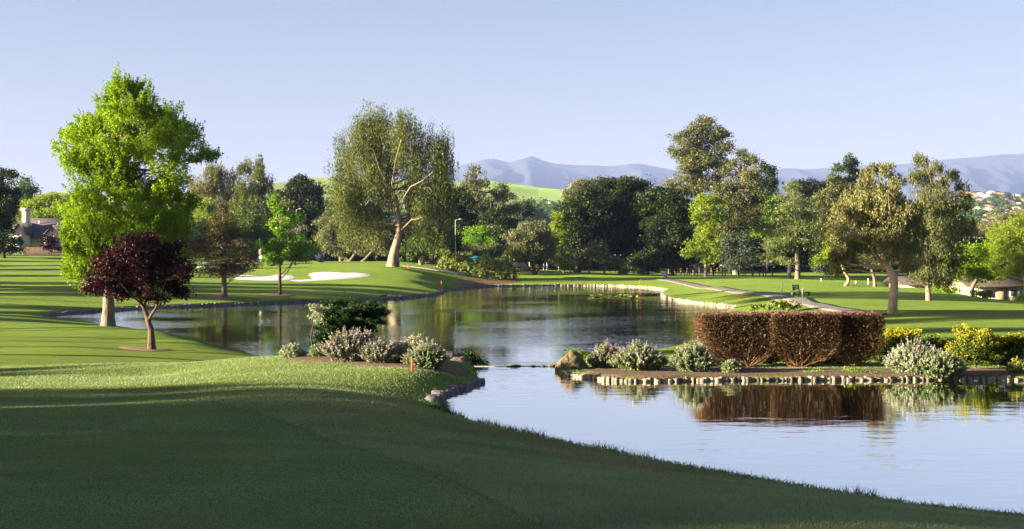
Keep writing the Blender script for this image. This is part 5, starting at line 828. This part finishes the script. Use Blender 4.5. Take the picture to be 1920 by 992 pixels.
def table(px, Y, lb):
    c = on(px, Y); root = thing('picnic_table', lb, 'picnic table', c, rng.uniform(-.4, .4), 'picnic tables under the trees'); q = MB(); [q.box((0, (i - 2) * .15, .74), (1.8, .13, .04)) for i in range(5)]; q.build('tabletop', M_WOOD, root)
    for sy in (-.7, .7): q = MB(); q.box((0, sy, .45), (1.8, .26, .05)); q.build('seat', M_WOOD, root)
    for sx in (-.65, .65): q = MB(); q.tube([(sx, -.75, 0), (sx, -.15, .72)], .045, 5); q.tube([(sx, .75, 0), (sx, .15, .72)], .045, 5); q.box((sx, 0, .4), (.06, 1.5, .08)); q.build('leg', M_DARK, root)
for px, Y, lb in [(1222, 204, 'picnic table at the left end, next to the litter bin'), (1272, 208, 'picnic table just right of the litter bin'), (1298, 214, 'picnic table left of the slender pale-barked tree'), (1346, 210, 'picnic table right of the slender pale-barked tree'), (1402, 214, 'picnic table between the two shelters'), (806, 190, 'picnic table left of the waterside bushes'), (1032, 204, 'picnic table in front of the large silvery olive'), (1010, 212, 'picnic table behind the stems of the large silvery olive')]: table(px, Y, lb)
def rails(lb, a, b_, Y0, Y1, n):
    p, q = on(a, Y0), on(b_, Y1); c = (p + q) / 2; root = thing('rail_fence', lb, 'fence', c)
    for i in range(n + 1): x = p + (q - p) * i / n; m = MB(); g = G(x[0], x[1])[0]; m.box((x[0] - c[0], x[1] - c[1], g - c[2] + .5), (.16, .16, 1.2)); m.build('post', M_WOOD, root)
    for z in (.45, .9): m = MB(); m.tube([p - c + (0, 0, z), q - c + (0, 0, z)], .06, 5); m.build('rail', M_WOOD, root)
rails('dark wooden rail fence behind the litter bin and cart path', 1254, 1345, 216, 220, 8)
for i, (px, Y, lb) in enumerate([(993, 214, 'pale bollard left of the large silvery olive stems'), (1020, 216, 'pale bollard right of the large silvery olive stems'), (1026, 222, 'pale bollard nearer the bright yellow-green tree'), (1048, 214, 'pale bollard under the bright yellow-green tree'), (1070, 210, 'pale bollard left of the leftmost oak trunk')]): post('bollard', lb, px, 0, 15, 3, M_GREY, 'bollard', Y=Y, group='pale bollards beyond the far bank')
for px, top, lb in [(990, 286, 'tallest radio mast on the double-summit mountain'), (997, 289, 'short radio mast right beside the tallest one'), (983, 291, 'short radio mast left of the tallest one'), (921, 294, 'thin mast on the lower left summit')]:
    c = P(px, 302, 8990); h_ = (302 - top) * 8990 / F; q = MB(); q.tube([(0, 0, -10), (0, 0, h_ * .6), (0, 0, h_)], [1.7, 1., .5], 5); o = q.build('radio_mast', M_GREY); o.location = c; tag(o, lb, 'mast')
# ------------------------------------------------------------------ birds
def duck(lb, px, py, rz, m_, z=None, s_=1., name='duck'):
    if z is not None: x, y = W(px, py, z); c = (x, y, z)
    else: c = hit(px, py)
    q = MB(); q.tube(np.array([(-.26, 0, .12), (-.2, 0, .1), (-.1, 0, .09), (.02, 0, .085), (.12, 0, .1), (.17, 0, .16), (.185, 0, .22), (.2, 0, .265), (.235, 0, .285), (.27, 0, .28), (.31, 0, .27)]) * s_, np.array([.012, .05, .085, .1, .08, .045, .032, .036, .042, .025, .012]) * s_, 8)
    o = q.build(name, m_, None, True); o.location = c; o.rotation_euler = (0, 0, rz); return tag(o, lb, 'duck')
M_DUCKW = simple('white_feathers', (.75, .72, .62), (.6, .56, .46), 6, .8); M_DUCKB = simple('brown_feathers', (.2, .15, .1), (.1, .07, .05), 14, .8)
duck('pale duck on the water, left of a pair behind the cloud-pruned juniper', 491, 603, 2.6, M_DUCKW, ZUP, .5); duck('pale duck on the water, right of a pair behind the cloud-pruned juniper', 505, 603, 3.3, M_DUCKW, ZUP, .5); duck('brown duck standing on the bank, left one of two', 714, 557, 3.1, M_DUCKB); duck('brown duck standing on the bank, right one of two', 722, 557, .2, M_DUCKB); duck('small brown duck floating above the lavender bushes', 720, 613, 3.0, M_DUCKB, ZUP, .5); duck('small dark duck on the near water below the weir', 890, 696, .3, M_DUCKB, ZN, .3)
# ------------------------------------------------------------------ grass blades of the near turf
def blades():
    r = np.random.default_rng(21); n = 900000; u = r.uniform(-80, 2000, n); Y = 7.2 * (72 / 7.2) ** (r.random(n) ** 1.15) ; x = (u - 960) / F * Y; dl = sdist(x, Y, LOs)
    k = dl > .02; x, Y, dl = x[k], Y[k], dl[k]; z = G(x, Y); ed = sdist(x, Y, edge); inr = sdist(x, Y, np.array(bed)); k = (inr > .02) & (z > ZN - .1 if True else z > 0); x, Y, z, dl, ed = x[k], Y[k], z[k], dl[k], ed[k]
    dup = sdist(x, Y, UPs); k = dup > .3; x, Y, z, dl, ed = x[k], Y[k], z[k], dl[k], ed[k]; k = (x < 2) | (Y < 50); x, Y, z, dl, ed = x[k], Y[k], z[k], dl[k], ed[k]; hgt = np.where(ed < 0, .008, .020) * r.uniform(.6, 1.5, len(x)) * (1 + .02 * Y) * np.where(Y > 22, .7, 1); sh = (dl < .25) & (r.random(len(x)) < .5); hgt[sh] *= r.uniform(1., 2.2, sh.sum()); w_ = .003 + .00017 * Y
    a = r.random(len(x)) * 6.283; ln = r.normal(size=(len(x), 2)) * .55; b0 = np.stack([x, Y, z - .004], 1); s = np.stack([np.cos(a) * w_, np.sin(a) * w_, 0 * a], 1); tip = b0 + np.stack([ln[:, 0] * hgt, ln[:, 1] * hgt, hgt], 1)
    dm = dryf(np.stack([x, Y, z], 1)) * (fbm(x * 5, Y * 5, 3, 8) > .38) > r.random(len(x)); pm = ~dm & (np.clip((fbm(x * .35 + Y * .1, Y * .9, 4, 31) - .42) * 5, 0, .9) > r.random(len(x))); hgt_ = None; V = np.stack([b0 - s, b0 + s, tip], 1)
    for nm, kk, lb, mm in (('grass_blades', ~dm & ~pm, 'short green grass blades of the near lawn', 'blade'), ('pale_grass_blades', pm, 'paler blue-green patches in the near lawn', 'paleblade'), ('dry_grass_blades', dm, 'straw-coloured worn grass near the pond edge', 'dryblade')):
        Q = V[kk].reshape(-1, 3); tag(obj(nm, np_mesh(nm, Q, [np.arange(len(Q)).reshape(-1, 3)]), L[mm]), lb, kind='stuff')
    # ragged tufts where the lawn meets the near water
    P_, k0 = [], 0; sh = resample(np.vstack([LOs, LOs[:1]]), .05); sh = sh[(sh[:, 1] < 27) & (sh[:, 0] > -3) & (sh[:, 0] < 9)]; sel = fbm(sh[:, 0] * 1.1, sh[:, 1] * 1.1, 3, 4) > .56; sh = sh[sel]; q = np.repeat(sh, 12, 0) + r.normal(size=(len(sh) * 12, 2)) * .05
    z = np.maximum(G(q[:, 0], q[:, 1]), ZN - .02); h_ = r.uniform(.03, .13, len(q)); a = r.random(len(q)) * 6.283; s = np.stack([np.cos(a), np.sin(a), 0 * a], 1) * .006; b0 = np.c_[q, z]; tip = b0 + np.c_[r.normal(size=(len(q), 2)) * .5 * h_[:, None], h_]; V = np.stack([b0 - s, b0 + s, tip], 1).reshape(-1, 3)
    tag(obj('shore_grass', np_mesh('shore_grass', V, [np.arange(len(V)).reshape(-1, 3)]), L['tuft']), 'ragged grass tufts overhanging the near water edge', kind='stuff')
L['blade'] = leafmat('turf_blade', (.12, .165, .09), (.19, .24, .125), (.25, .29, .15), trans=.4, nscale=.8, gloss=.025); L['paleblade'] = leafmat('pale_turf_blade', (.15, .205, .135), (.25, .31, .2), (.32, .37, .24), trans=.4, nscale=.8); L['dryblade'] = leafmat('dry_turf_blade', (.14, .12, .07), (.26, .22, .13), (.38, .33, .2), trans=.3, nscale=.8)
blades()
